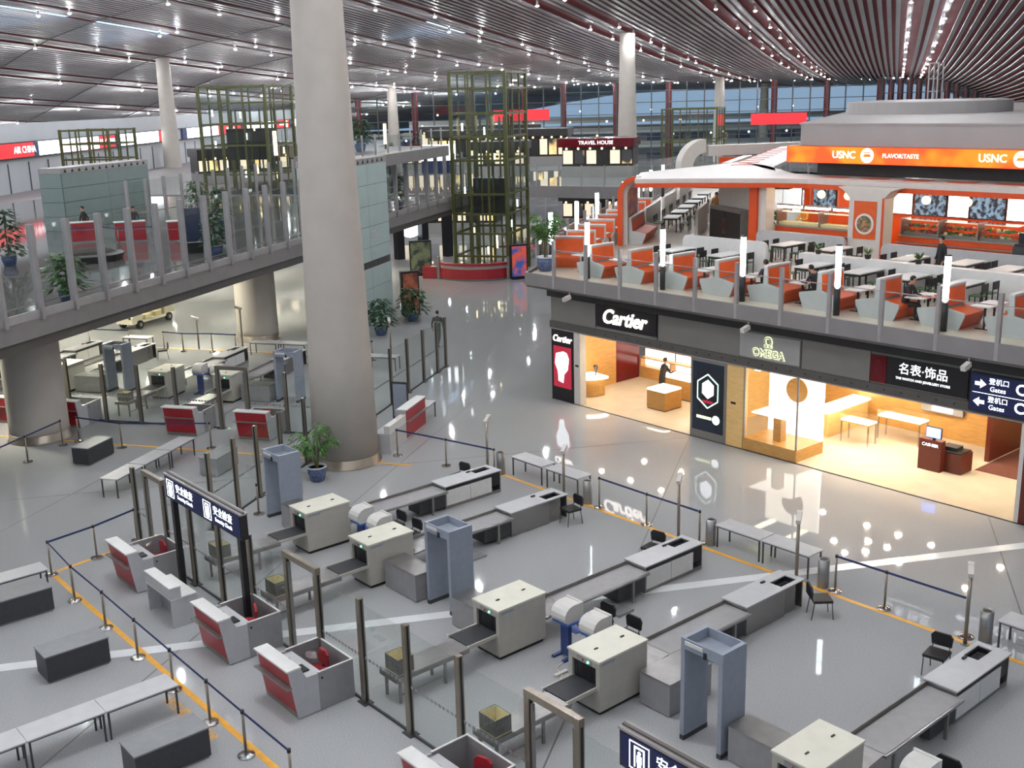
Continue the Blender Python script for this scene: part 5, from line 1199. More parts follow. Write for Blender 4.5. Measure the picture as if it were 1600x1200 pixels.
# second glass rail around the opening further back on the mezzanine
b2 = thing('mezzanine_balustrade', 'second glass balustrade further back on the mezzanine before the green tower', 'balustrade', DECK(23.5, 11.5, Z5), WA)
for k in range(14):
    MB().box(1.75 * k - 0.06, 1.75 * k + 0.06, -0.08, 0.08, 0, 2.9, M['alu']).part('post', b2)
    if k: MB().box(1.75 * k - 1.66, 1.75 * k - 0.09, -0.012, 0.012, 0.1, 2.8, M['glass']).part('glass_pane', b2); MB().box(1.75 * k - 1.66, 1.75 * k - 0.09, -0.03, 0.03, 1.05, 1.1, M['steel2']).part('hand_rail', b2)
# lamps under the slab
ul = MB().cyl((0, 0, 0), (0, 0, -0.03), 0.16, E_['underlight'], n=10).mesh('lens')
ur = MB().lathe([(0.2, 0.0), (0.2, -0.02), (0.165, -0.025)], M['alu'], 12).mesh('rim')
for a in range(6):
    for b in range(3):
        t = thing('mezzanine_downlight', 'round downlight on the underside of the mezzanine', 'ceiling light', DECK(4 + 7.5 * a, 5.5 + 8 * b, 4.118), 0, 'mezzanine downlights')
        for nm, me in (('rim', ur), ('lens', ul)):
            o = bpy.data.objects.new(nm, me); COL.objects.link(o); o.parent = t
# panelled wall block by the huge column
def panel_block(t0, t1, n0, n1, z0, z1, rows, cols, label, vent=None, F=DECK, pm_='palegreen'):
    w = thing('panelled_wall', label, 'wall', F(t0, n0, z0), WA, kind='structure')
    L, D, h = t1 - t0, n1 - n0, z1 - z0
    MB().box(0, L, 0.03, D, 0, h, M['wallgap']).part('core', w)
    ph, pw = h / rows, L / cols
    for r in range(rows):
        for c in range(cols):
            if vent is not None and r == vent:
                m = MB().box(c * pw + 0.01, (c + 1) * pw - 0.01, 0, 0.029, r * ph + 0.36, (r + 1) * ph - 0.012, M[pm_]); m.part('wall_panel', w)
                if c == 0:
                    for k in range(int(L / 0.22)): MB().box(0.05 + 0.22 * k, 0.18 + 0.22 * k, 0.005, 0.029, r * ph + 0.04, r * ph + 0.31, M['shopbeam']).part('vent_slat', w)
            else: MB().box(c * pw + 0.01, (c + 1) * pw - 0.01, 0, 0.029, r * ph + 0.012, (r + 1) * ph - 0.012, M[pm_]).part('wall_panel', w)
        for xa in (-0.03, L + 0.001): MB().box(xa, xa + 0.029, 0.05, D, r * ph + 0.012, (r + 1) * ph - 0.012, M[pm_]).part('wall_panel', w)
    MB().box(-0.05, L + 0.05, 0, D, h, h + 0.3, M['alu']).part('coping', w)
    for k in range(int(L / 0.62)): MB().prism([(0.2 + 0.62 * k, h + 0.05), (0.45 + 0.62 * k, h + 0.05), (0.33 + 0.62 * k, h + 0.24)], -0.02, -0.001, 'y', M['black']).part('vent_mark', w)
    return w
w1 = panel_block(22.6, 27.85, -1.72, 0.9, 0, 8.55, 8, 2, 'tall pale green panelled wall block right behind the huge column', 3)
for k, (tx, yy) in enumerate((('航站楼国内出发 →', 5.0), ('国际 港澳台出发 →', 4.78), ('安全检查', 4.52), ('Domestic', 4.2), ('International', 3.95))):
    lettering(tx, 0.2, M['white'], w1, (3.5, -0.01, yy), (math.pi / 2, 0, 0), extrude=0.004)
w2 = panel_block(24.8, 33.0, 16.5, 18.0, Z5, 8.2, 4, 2, 'low grey-green panelled block standing on the mezzanine at the far left', pm_='palegreen_dim')
# upper gallery beyond
ug = thing('upper_gallery', 'upper gallery edge above the panelled wall and the mezzanine end', 'gallery', DECK(28, -1.2, 8.2), WA, kind='structure')
MB().box(0, 11.5, 0, 5, 0.0, 0.62, M['deckface']).part('slab', ug)
for k in range(11): MB().box(-6.6 + 1.75 * k, -6.52 + 1.75 * k, 0.25, 0.33, 0.66, 1.75, M['alu']).part('post', ug)
MB().box(-6.6, 11, 0.28, 0.3, 0.72, 1.6, M['glass2']).part('glass_rail', ug)
for k, (x, n) in enumerate(((-3.9, 2.0), (-4.6, 3.6), (-0.6, 3.8), (1.0, 2.0), (3.6, 3.2), (7.4, 2.6))):
    t = thing('gallery_lamp', 'upright glowing lamp on the upper gallery, %s from the left' % ordn[k], 'lamp', DECK(28 + x, -1.2 + n, 8.84), WA)
    MB().cyl((0, 0, 0), (0, 0, 0.3), 0.06, M['black'], n=8).part('post', t); MB().cyl((0, 0, 0.3), (0, 0, 1.5), 0.1, E_['warmwin'], n=8).part('tube', t)
# things on the mezzanine
for k, (t_, n_, w) in enumerate(((20.5, 12.0, 'left'), (20.8, 9.6, 'middle'), (21.4, 6.9, 'right'))):
    c = thing('red_desk', 'red-fronted desk on the mezzanine seen through the glass, %s one of three' % w, 'desk', DECK(t_, n_, Z5), WA - 0.9)
    MB().box(-0.75, 0.75, 0.03, 0.6, 0, 1.0, M['midgrey']).part('body', c); MB().box(-0.75, 0.75, 0, 0.03, 0.08, 0.62, M['red']).box(-0.75, 0.75, 0, 0.03, 0.66, 1.0, M['red']).part('front_panel', c, 'red front panel'); MB().box(-0.78, 0.78, -0.03, 0.63, 1.0, 1.04, M['white']).part('counter_top', c)
c = thing('blue_banner', 'dark blue banner stand on the mezzanine near the big plant', 'banner', DECK(17.2, 3.7, Z5), WA - 0.9)
MB().box(-0.4, 0.4, 0, 0.06, 0.55, 2.1, M['navybanner']).part('banner', c); MB().box(-0.4, 0.4, -0.05, 0.35, 0, 0.5, M['black']).part('base', c)
def up_stanchion(t_, n_, label, to=None):
    s0 = len(COL.objects); F = DECK
    stanchion(F, t_, n_, label, to)
    bpy.data.objects[[o.name for o in COL.objects if o.type == 'EMPTY' and o.get('label') == label][-1]].location.z = Z5
for k, (a, b) in enumerate((((18.6, 11.6), (19.6, 10.6)), ((19.6, 10.6), (18.9, 9.0)), ((18.9, 9.0), (19.9, 7.6)), ((19.9, 7.6), (18.7, 6.6)), ((18.7, 6.6), None))):
    up_stanchion(*a, 'stanchion of the queue on the mezzanine before the red desks, %s from the left' % ordn[k], b)
c = thing('round_planter', 'low round planter with dark rim on the mezzanine floor', 'planter', DECK(14.6, 7.6, Z5))
MB().lathe([(1.5, 0), (1.6, 0.3), (1.4, 0.35)], M['shopdark'], 24).part('rim', c); MB().lathe([(1.38, 0.3), (1.0, 0.45), (0.1, 0.5)], M['soil'], 16).part('soil', c)
# ------------------------------------------------------------------ far left wall with airline signs
FW0, FW1 = Vector((28.4, 96.9, 0)), Vector((102, 175.2, 0))
fwa = math.atan2(FW1.y - FW0.y, FW1.x - FW0.x); FWL = (FW1 - FW0).length
fw = thing('wall_left', 'far pale wall with a band of lit airline signs', 'wall', FW0, fwa, kind='structure')
MB().box(-40, FWL, 0, 0.5, 0, 10.6, M['farwhite']).part('wall_board', fw)
MB().box(-40, FWL, -18, -0.01, 4.6, 4.97, M['deckface']).part('gallery_floor', fw)
for k in range(40): MB().box(-40 + 3.7 * k, -40 + 3.7 * k + 0.12, -0.06, -0.001, 4.98, 7.4, M['wallgap']).part('wall_joint', fw)
sb = thing('airline_sign_band', 'long band of lit red white and blue airline signs on the far wall', 'sign', FW0 + Vector((0, 0, 0)), fwa)
def wall_u(px):      # along the wall, measured once from the photograph's left part
    return FWL * (px / 470.0) / ((1 - px / 470.0) * 194 / 90 + px / 470.0) * 1.0 if False else FWL * (90 * px / 470.0) / (194 * (1 - px / 470.0) + 90 * px / 470.0)
SEG = [(-60, 47, 'airred'), (47, 55, 'airblue'), (56, 92, 'airwhite'), (95, 150, 'airwhite'), (150, 176, 'airred'), (177, 184, 'airblue'), (186, 244, 'airwhite'), (244, 258, 'airred'), (282, 289, 'airblue'), (289, 314, 'airwhite'), (318, 338, 'airwhite'), (339, 374, 'airred'),
       (375, 379, 'airblue'), (380, 426, 'airwhite'), (427, 450, 'airred'), (451, 454, 'airblue'), (455, 468, 'airwhite')]
for a, b, m in SEG:
    s = MB().box(wall_u(a), wall_u(b), -0.25, -0.08, 7.85, 9.0, E_[m]).part('sign_panel', sb, {'airred': 'red lit panel', 'airwhite': 'white lit panel', 'airblue': 'dark blue panel'}[m])
    if m == 'airred' and b - a > 22: lettering('AIR CHINA', 0.8, E_['signwhite'], s, ((wall_u(a) + wall_u(b)) / 2 + (4 if a < 0 else 0), -0.27, 8.42), (math.pi / 2, 0, 0), extrude=0.01)
MB().box(-40, FWL, -0.3, -0.02, 7.7, 7.84, M['shopdark']).part('lower_trim', sb); MB().box(-40, FWL, -0.2, -0.02, 9.01, 9.1, M['shopdark']).part('upper_trim', sb)
# ------------------------------------------------------------------ far window walls
def window_wall(name, p, q, z0, z1, cols, rows, label, every=4, lit=False):
    a = math.atan2(q[1] - p[1], q[0] - p[0]); L = math.hypot(q[0] - p[0], q[1] - p[1])
    w = thing(name, label, 'window', (p[0], p[1], z0), a, kind='structure')
    h = z1 - z0; dx, dz = L / cols, h / rows
    for c in range(cols):
        for r in range(rows): MB().box(c * dx + 0.1, (c + 1) * dx - 0.1, -0.02, 0.02, r * dz + 0.08, (r + 1) * dz - 0.08, M['glass2']).part('glass_pane', w)
    for c in range(cols + 1):
        if c % every == 0: MB().cyl((c * dx, 0.6, 0), (c * dx, 0.6, h), 0.55, M['redmul'], n=10).part('mullion_column', w, 'dark red column')
        MB().box(c * dx - 0.09, c * dx + 0.09, -0.12, 0.12, 0, h, M['wallgap']).part('mullion', w)
    for r in range(rows + 1): MB().box(0, L, -0.07, 0.07, r * dz - 0.07, r * dz + 0.07, M['wallgap']).part('transom', w)
    return w
window_wall('window_1', (142.4, 150.7), (186, 113), 0, 14.2, 18, 7, 'far glazed wall with dark red columns looking out on dusk', 3)
window_wall('window_3', (186.2, 112.9), (206, 84), 0, 14.2, 22, 4, 'far glazed wall with close-set dark red columns behind the roofed block', 1)
window_wall('window_2', (102.3, 175.4), (142.2, 151), 0, 13.2, 14, 5, 'far glazed corner wall left of the green tower', 3)
# outside: raised roads and a terminal building in the dusk
ob = thing('outside_building', 'pale curved terminal building seen through the far windows', 'building', (165, 185, 0), math.atan2(-38, 44))
MB().box(-60, 70, 0, 20, 0, 4, M['bluegrey']).part('body', ob); MB().box(-62, 72, -4, 22, 4, 4.6, M['farwhite']).part('roof', ob)
for k in range(26): MB().box(-58 + 4.9 * k, -55 + 4.9 * k, -0.1, -0.01, 1.0, 3.0, M['bluedark'] if k % 4 else E_['shopwin']).part('window', ob)
for k, (z, o_) in enumerate(((1.5, 0), (4.0, 6), (6.0, 12))):
    r = thing('road_ramp', 'raised pale road ramp outside the far windows, %s level' % ('lowest', 'middle', 'highest')[k], 'road', (150 + o_, 163 + o_, z), math.atan2(-38, 44) + 0.03)
    MB().box(-30, 62, 0, 4, 0, 0.5, M['farwhite']).part('deck', r); MB().box(-30, 62, -0.1, 0, 0.5, 1.2, M['omegagrey']).part('parapet', r)
    q = MB()
    for j in range(12): q.ball((-28 + 7.5 * j + k * 2, 0.5, 2.4), 0.22, E_['warmwin'] if (j + k) % 3 else E_['coolwin'], 8, 4)
    q.part('road_lamp', r, kind='stuff')
# ------------------------------------------------------------------ green lattice lift towers
def lattice(name, F, t0, t1, n0, n1, z0, z1, levels, label, nv=3, inner=True):
    w = thing(name, label, 'lift tower', F(t0, n0, z0), WA)
    L, D, h = t1 - t0, n1 - n0, z1 - z0
    g = M['towergreen']
    for x in (0, L):
        for y in (0, D): MB().box(x - 0.1, x + 0.1, y - 0.1, y + 0.1, 0, h, g).part('corner_post', w)
    for k in range(1, nv):
        for x in (0, L): MB().box(x - 0.06, x + 0.06, D * k / nv - 0.06, D * k / nv + 0.06, 0, h, g).part('upright', w)
        for y in (0, D): MB().box(L * k / nv - 0.05, L * k / nv + 0.05, y - 0.05, y + 0.05, 0, h, g).part('upright', w)
    zs = [z - z0 for z in levels]
    for z in zs:
        for y in (0, D): MB().box(0.131, L - 0.131, y - 0.07, y + 0.07, z - 0.07, z + 0.07, g).part('ring_beam', w)
        for x in (0, L): MB().box(x - 0.07, x + 0.07, 0.131, D - 0.131, z - 0.07, z + 0.07, g).part('ring_beam', w)
    for a, b in zip(zs, zs[1:]):
        lo, hi = min(a, b) + 0.1, max(a, b) - 0.1
        for k in range(nv):
            ya, yb = D * k / nv + 0.12, D * (k + 1) / nv - 0.12; xa, xb = L * k / nv + 0.12, L * (k + 1) / nv - 0.12
            MB().box(-0.02, 0.0, ya, yb, lo, hi, M['glass2']).part('glass_pane', w); MB().box(xa, xb, -0.02, 0.0, lo, hi, M['glass2']).part('glass_pane', w)
    if inner:
        for k in range(4):
            for j in range(2): MB().box(L * (0.3 + 0.35 * j) - 0.05, L * (0.3 + 0.35 * j) + 0.05, D * (0.15 + 0.22 * k) - 0.05, D * (0.15 + 0.22 * k) + 0.05, 0, h * 0.78, g).part('guide_rail', w)
        MB().box(L * 0.4, L * 0.8, D * 0.2, D * 0.8, h * 0.3, h * 0.3 + 2.4, M['shopdark']).part('lift_car', w, 'dark lift car')
        q = MB()
        R = random.Random(9)
        for k in range(14): a, b, c = R.uniform(0.3, L - 0.3), R.uniform(0.3, D - 0.3), R.uniform(0.8, h * 0.75); q.box(a, a + 0.08, b, b + 0.1, c, c + 0.5, R.choice((E_['warmwin'], E_['coolwin'])))
        q.part('shaft_lamp', w, kind='stuff')
    return w
lattice('lift_tower', DECK, 42.2, 47.1, -4.2, -0.45, 0, 13.4, (1.4, 2.9, 4.2, 5.5, 7.7, 9.2, 10.7, 12.3, 13.3), 'tall green steel and glass lift tower behind the red information desk')
lattice('lift_tower', DECK, 49.6, 54.0, 17.0, 22.7, Z5, 13.1, (6.4, 8.6, 10.2, 11.8, 13.0), 'green steel lift tower left of the huge column')
lattice('lift_tower', DECK, 54.6, 58.4, 34.8, 39.6, Z5, 9.95, (7.4, 8.7, 9.85), 'low green glass lift head before the far left signs', inner=False)
lattice('lift_tower', Frame(97.7, 79.1, WA - 1.22 - math.pi / 2 + math.pi / 2), 0, 8.2, 0, 6, 0, 10.0, (6.4, 9.9), 'olive glass lift head behind the white canopy', inner=False)
# information desk
t = thing('information_desk', 'curved bright red information desk at the foot of the green tower', 'desk', DECK(43.2, -1.75), WA)
def arcp(r, a0, a1, n=14): return [(r * math.cos(a0 + (a1 - a0) * k / n), r * math.sin(a0 + (a1 - a0) * k / n)) for k in range(n + 1)]
a0, a1 = math.radians(134), math.radians(238)
for z0, z1, m, r, nm, lb in ((0.02, 0.12, 'steel', 2.93, 'kickboard', None), (0.121, 0.78, 'red', 3.0, 'front_panel', 'red curved front'), (0.781, 0.99, 'omegagrey', 2.97, 'pale_band', 'pale grey band'), (0.991, 1.14, 'red', 3.05, 'counter_top', 'red counter top')):
    MB().prism(arcp(r, a0, a1) + arcp(r - 0.5, a1, a0), z0, z1, 'z', M[m]).part(nm, t, lb)
for a in (a0, a1): MB().box(3.02 * math.cos(a) - 0.09, 3.02 * math.cos(a) + 0.09, 3.02 * math.sin(a) - 0.09, 3.02 * math.sin(a) + 0.09, 0, 1.5, M['steel2']).part('end_post', t)
MB().box(-2.2, -1.2, 2.3, 3.3, 0.02, 0.8, M['red']).part('side_desk', t, 'lower red side desk')
def light_box(loc, rz, w, h, label, mat, z=0.1):
    t = thing('advert_lightbox', label, 'advert', loc, rz)
    MB().box(-w / 2, w / 2, -0.12, 0.12, z, z + h, M['signblack']).part('case', t); MB().box(-w / 2 + 0.08, w / 2 - 0.08, -0.135, -0.121, z + 0.1, z + h - 0.1, mat).part('poster', t); MB().box(-w / 2 + 0.1, w / 2 - 0.1, -0.2, 0.2, 0, z, M['black']).part('foot', t)
light_box((44.2, 61.2, 0), -0.55, 1.5, 2.3, 'dark framed advert panel left of the information desk', em2('advert_a', '#2b3431', '#6d7658', 0.15, 1.6))
light_box((47.6, 54.9, 0), -0.3, 1.2, 2.2, 'colourful advert panel right of the information desk', em2('advert_b', '#324b8a', '#c0503a', 0.5, 1.4))
light_box((35.2, 49.9, 0), -0.2, 1.05, 2.4, 'dark framed advert panel with red picture beside the potted plants', em2('advert_c', '#5a2a22', '#8a5138', 0.25, 1.8))
for k, (x, y) in enumerate(((47.9, 69.0), (49.6, 68.2), (51.3, 67.4))):
    t = thing('portal_pillar', 'dark pillar with a small lamp under the mezzanine end, %s from the left' % ordn[k], 'pillar', (x, y, 0))
    MB().box(-0.3, 0.3, -0.3, 0.3, 0, 3.9, M['signblack']).part('shaft', t); MB().ball((-0.3, -0.34, 3.5), (0.14, 0.1, 0.32), E_['coolwin'], 8, 6).part('lamp', t)
t = thing('round_sign', 'big round white lit sign between dark pillars', 'sign', (48.9, 68.9, 2.5), -0.65)
MB().lathe([(0.95, 0), (0.95, 0.1)], E_['coolwin'], 24).xf(Matrix.Rotation(math.pi / 2, 4, 'X')).part('disc', t); MB().lathe([(1.0, -0.12), (1.0, -0.01)], M['bluedark'], 24).xf(Matrix.Rotation(math.pi / 2, 4, 'X')).part('rim', t)
t = thing('blue_sign', 'white and blue lit hanging sign at the mezzanine end', 'sign', DECK(46.3, 2.0, 7.5), WA - 1.2)
MB().box(-1.2, 1.2, 0, 0.2, 0, 1.1, E_['airwhite']).part('panel', t, 'white lit panel'); MB().box(-1.2, 1.2, 0, 0.2, -0.9, -0.01, M['bluedark']).part('lower_panel', t, 'blue lower panel'); MB().box(-0.9, -0.8, 0.05, 0.15, -2.1, -0.9, M['alu']).box(0.8, 0.9, 0.05, 0.15, -2.1, -0.9, M['alu']).part('leg', t)
# far crossing deck and shops behind the restaurant
fd = thing('far_deck', 'far mezzanine deck between the green tower and the restaurant', 'mezzanine', (57.75, 64.9, 0), math.atan2(-6.7, 2.64), kind='structure')
MB().box(-2, 26, 0, 40, 4.1, 4.98, M['deckface']).part('slab', fd); MB().box(-2, 26, 0, 40, 4.981, 5.0, M['granite']).part('upper_floor', fd)
for k in range(14): MB().box(-1.5 + 1.9 * k, -1.42 + 1.9 * k, 0.05, 0.13, 5.0, 6.6, M['alu']).part('post', fd)
MB().box(-1.5, 24, 0.08, 0.1, 5.1, 6.5, M['glass2']).part('glass_rail', fd)
def kiosk(x, y, z, rz, w, d, h, label, top='maroon'):
    t = thing('shop_kiosk', label, 'shop', (x, y, z), rz)
    MB().box(-w / 2, w / 2, 0, d, 0, 0.9, M['omegagrey']).part('counter', t); MB().box(-w / 2, w / 2, 0.6, d, 0.9, h - 0.7, M['shopdark']).part('back', t)
    MB().box(-w / 2 - 0.2, w / 2 + 0.2, -0.2, d, h - 0.7, h, M[top]).part('header', t)
    n = int(w / 0.9)
    for k in range(n):
        a = -w / 2 + w * k / n
        MB().box(a + 0.1, a + w / n - 0.1, 0.5, 0.59, 1.1, h - 1.0, (E_['kiosk'], E_['shopwin'], E_['kiosk'], M['shopdark'])[k % 4]).part('lit_shelf', t)
        MB().ball((a + w / n / 2, -0.1, h - 0.82), 0.1, E_['warmwin'], 6, 4).part('spot', t)
    return t
t = kiosk(66.5, 66.5, Z5, -0.95, 6.0, 4, 3.2, 'lit maroon topped shop on the far deck left of the restaurant')
lettering('TRAVEL HOUSE', 0.42, E_['signwhite'], t, (0, -0.21, 2.85), (math.pi / 2, 0, 0), extrude=0.01)
kiosk(62.5, 74.5, Z5, -0.9, 4.5, 3, 3.0, 'small lit shop on the far deck next to the green tower', 'shopdark')
kiosk(72, 86, Z5, -0.9, 14, 4, 3.6, 'long lit shop row on the far deck behind the small shop', 'shopdark')
kiosk(60.0, 79.0, 0, -0.9, 9, 3, 3.4, 'lit shop row on the ground floor seen through the green tower', 'shopdark')
kiosk(71.0, 70.0, 0, -1.0, 8, 3, 3.2, 'lit shop row on the ground floor under the far deck', 'shopdark')
kiosk(*DECK(62, 24)[:2], Z5, WA - 0.75, 12, 3, 3.0, 'lit shop row on the mezzanine behind the left green tower', 'shopdark')
kiosk(*DECK(22, 29)[:2], Z5, WA - 0.5, 9, 3, 3.0, 'dark cafe stand with one bright lamp at the far left of the mezzanine', 'shopdark')
kiosk(125, 150, 0, -0.6, 30, 4, 4.2, 'distant row of lit shops below the far windows', 'maroon')
kiosk(96, 118, Z5 - 0.5, -0.75, 16, 4, 3.6, 'distant lit shop row beyond the upper gallery', 'shopdark')
t = thing('red_lit_sign', 'distant red lit sign above the shops behind the green tower', 'sign', (107, 122, 8.4), -0.75)
MB().box(-4, 4, 0, 0.4, 0, 1.5, E_['airred']).part('panel', t)
t = thing('red_lit_sign', 'distant red lit sign beside the grey roofed block', 'sign', (139, 101, 6.8), -0.9)
MB().box(-4, 4, 0, 0.4, 0, 1.6, E_['airred']).part('panel', t)

# ------------------------------------------------------------------ plants
def pot(t, r=0.28, h=0.5):
    MB().lathe([(r * 0.68, 0), (r * 0.75, 0.02), (r, h * 0.6), (r * 0.97, h * 0.88)], M['potblue'], 20).part('pot', t, 'blue and white porcelain pot', smooth=True)
    MB().lathe([(r * 0.97, h * 0.88), (r * 1.1, h * 0.93), (r * 1.08, h), (r * 0.9, h - 0.01), (r * 0.85, h - 0.06)], M['potrim'], 20).part('rim', t, smooth=True)
    MB().lathe([(r * 0.9, h - 0.09), (0.02, h - 0.06)], M['soil'], 16).part('soil', t)
def palm(x, y, z, label, h=1.9, seed=1, s=1.0):
    t = thing('potted_palm', label, 'plant', (x, y, z)); R = random.Random(seed); pot(t, 0.3 * s, 0.5 * s)
    st = MB()
    for k in range(5): st.cyl((R.uniform(-.07, .07), R.uniform(-.07, .07), 0.4 * s), (R.uniform(-.15, .15), R.uniform(-.15, .15), h * 0.6), 0.022, M['stem'], r1=0.012, n=6)
    st.part('stem', t)
    for k in range(20):
        f = MB(); a = 2.4 * k + R.uniform(-.3, .3); rise = R.uniform(0.25, 0.75) * h * 0.55; reach = R.uniform(0.35, 0.75) * s; base = Vector((0.04 * math.cos(a), 0.04 * math.sin(a), h * R.uniform(0.35, 0.6)))
        prev = base; d = Vector((math.cos(a), math.sin(a), 0)); sd = Vector((-d.y, d.x, 0))
        for j in range(1, 9):
            u = j / 8; p = base + d * reach * u + Vector((0, 0, rise * math.sin(u * 2.3)))
            f.cyl(prev, p, 0.008, M['leaf2'], n=4)
            for sg in (1, -1):
                ln = 0.3 * s * (1.1 - 0.6 * u); tip = p + sd * sg * ln * 0.8 + d * ln * 0.6 - Vector((0, 0, ln * 0.45)); mid = (p + tip) / 2 + Vector((0, 0, 0.04))
                wv = d * 0.04 * s
                f.poly([p, mid + wv, tip, mid - wv], M['leaf2'])
            prev = p
        f.part('frond', t)
    return t
def bushy(x, y, z, label, h=1.9, r=0.75, seed=1, mat='darkleaf', potr=0.33):
    t = thing('potted_bush', label, 'plant', (x, y, z)); R = random.Random(seed); pot(t, potr, 0.5)
    MB().cyl((0, 0, 0.4), (0, 0, h * 0.8), 0.03, M['stem'], n=6).part('stem', t)
    f = MB()
    for k in range(330):
        a, u = R.uniform(0, 6.28), R.random(); zz = 0.55 + (h - 0.6) * u; rr = r * math.sin(min(1, 0.25 + 0.95 * (1 - u)) * 1.57) * R.uniform(0.35, 1)
        c = Vector((rr * math.cos(a), rr * math.sin(a), zz)); d = Vector((math.cos(a), math.sin(a), R.uniform(-0.9, 0.1))).normalized(); sd = Vector((-math.sin(a), math.cos(a), R.uniform(-.3, .3))) * 0.085; L = R.uniform(0.24, 0.42)
        f.poly([c, c + d * L * 0.5 + sd, c + d * L, c + d * L * 0.5 - sd], M[mat])
    f.part('leaves', t, kind='stuff')
    return t
palm(16.86, 29.5, 0, 'potted palm in a porcelain pot at the foot of the huge column', 1.9, 3)
bushy(31.05, 46.75, 0, 'dark bushy plant in a pot right beside the huge column', 1.95, 0.8, 5)
bushy(34.35, 48.55, 0, 'dark bushy plant in a pot by the corner of the panelled wall', 1.9, 0.85, 6)
bushy(*DECK(4.9, 1.2)[:2], Z5, 'green bushy plant behind the mezzanine glass at the left', 1.8, 0.75, 7, 'leaf')
bushy(*DECK(12.6, 10.2)[:2], Z5, 'dark tall plant on the mezzanine at the left edge', 2.6, 0.75, 8)
bushy(*DECK(16.6, 2.2)[:2], Z5, 'dark plant behind the mezzanine glass beside the blue banner', 2.0, 0.6, 9)
bushy(*DECK(31, 12.0)[:2], Z5, 'small tree on the mezzanine right of the low panelled block', 2.4, 0.8, 10, 'leaf')
bushy(*DECK(28.5, 9.0)[:2], Z5, 'plant on the mezzanine in front of the pale far column', 2.2, 0.6, 11)
bushy(*DECK(38.0, 1.8)[:2], Z5, 'plant behind the glass at the right end of the mezzanine', 2.3, 0.6, 12)
palm(*REST(1.2, -0.5)[:2], RZ, 'tall palm at the far corner of the restaurant rail', 2.4, 13, 1.15)
palm(42.3, 31.3, RZ, 'potted palm beside the orange pillar of the food counter', 1.7, 14, 1.1)
bushy(55.6, 60.5, 0, 'tall dark plant right of the information desk', 3.0, 1.1, 15)
bushy(53.0, 58.5, 0, 'bushy plant on the floor below the restaurant corner', 2.4, 1.2, 16)
bushy(*DECK(33, 2.0)[:2], 8.82, 'small tree on the upper gallery', 1.9, 0.9, 17)
for k, (x, y) in enumerate(((34.15, 22.9), (34.15, 20.9), (34.15, 19.0))):
    t = thing('table_plant', 'small green plant on the long low wall, %s from the left' % ordn[k], 'plant', (x, y, RZ + 0.95)); MB().lathe([(0.09, 0), (0.12, 0.15)], M['shopdark'], 10).part('pot', t)
    f = MB(); R = random.Random(k)
    for j in range(30): a = R.uniform(0, 6.28); d = Vector((math.cos(a), math.sin(a), R.uniform(0.4, 1.4))) * 0.2; s_ = Vector((-math.sin(a), math.cos(a), 0)) * 0.03; f.poly([(0, 0, 0.15), d * 0.6 + s_ + Vector((0, 0, .15)), d + Vector((0, 0, .15)), d * 0.6 - s_ + Vector((0, 0, .15))], M['leaf2'])
    f.part('leaves', t, kind='stuff')
# ------------------------------------------------------------------ parked cart
t = thing('electric_cart', 'cream open electric cart parked under the mezzanine', 'cart', (23.75, 59.15, 0), math.radians(28))
MB().box(-1.35, 1.35, -0.55, 0.55, 0.28, 0.42, M['cart']).part('chassis', t)
MB().prism([(-1.75, 0.3), (-1.75, 0.62), (-1.6, 0.76), (-1.0, 0.86), (-0.9, 0.86), (-0.9, 0.3)], -0.55, 0.55, 'y', M['cart']).part('bonnet', t, 'cream rounded bonnet')
MB().prism([(0.95, 0.43), (0.95, 0.85), (1.65, 0.85), (1.8, 0.7), (1.8, 0.43)], -0.55, 0.55, 'y', M['cart']).part('rear_body', t); MB().box(0.95, 1.1, -0.5, 0.5, 0.851, 1.15, M['cart']).part('rear_panel', t)
for x in (-0.35, 0.5):
    s_ = MB().box(x - 0.25, x + 0.25, -0.5, 0.5, 0.43, 0.68, M['cartonin']).part('seat', t, 'tan seat'); MB().box(x + 0.18, x + 0.28, -0.5, 0.5, 0.681, 1.05, M['cartonin']).part('seat_back', t)
MB().tube([(-0.85, 0.2, 0.6), (-0.62, 0.2, 0.95)], 0.02, M['black']).part('steering_column', t); MB().lathe([(0.2, -0.015), (0.2, 0.015)], M['black'], 14, (-0.6, 0.2, 0.97)).part('steering_wheel', t)
for x in (-1.2, 1.25):
    for y in (-0.56, 0.56):
        w = MB().cyl((x, y - 0.09, 0.23), (x, y + 0.09, 0.23), 0.23, M['tyre'], n=18).part('wheel', t); MB().cyl((x, y - 0.1, 0.23), (x, y + 0.1, 0.23), 0.11, M['chrome'], n=12).part('hub', w)
for y in (-0.38, 0.38): MB().cyl((-1.7, y, 0.62), (-1.76, y, 0.6), 0.07, M['black'], n=10).part('headlamp', t)
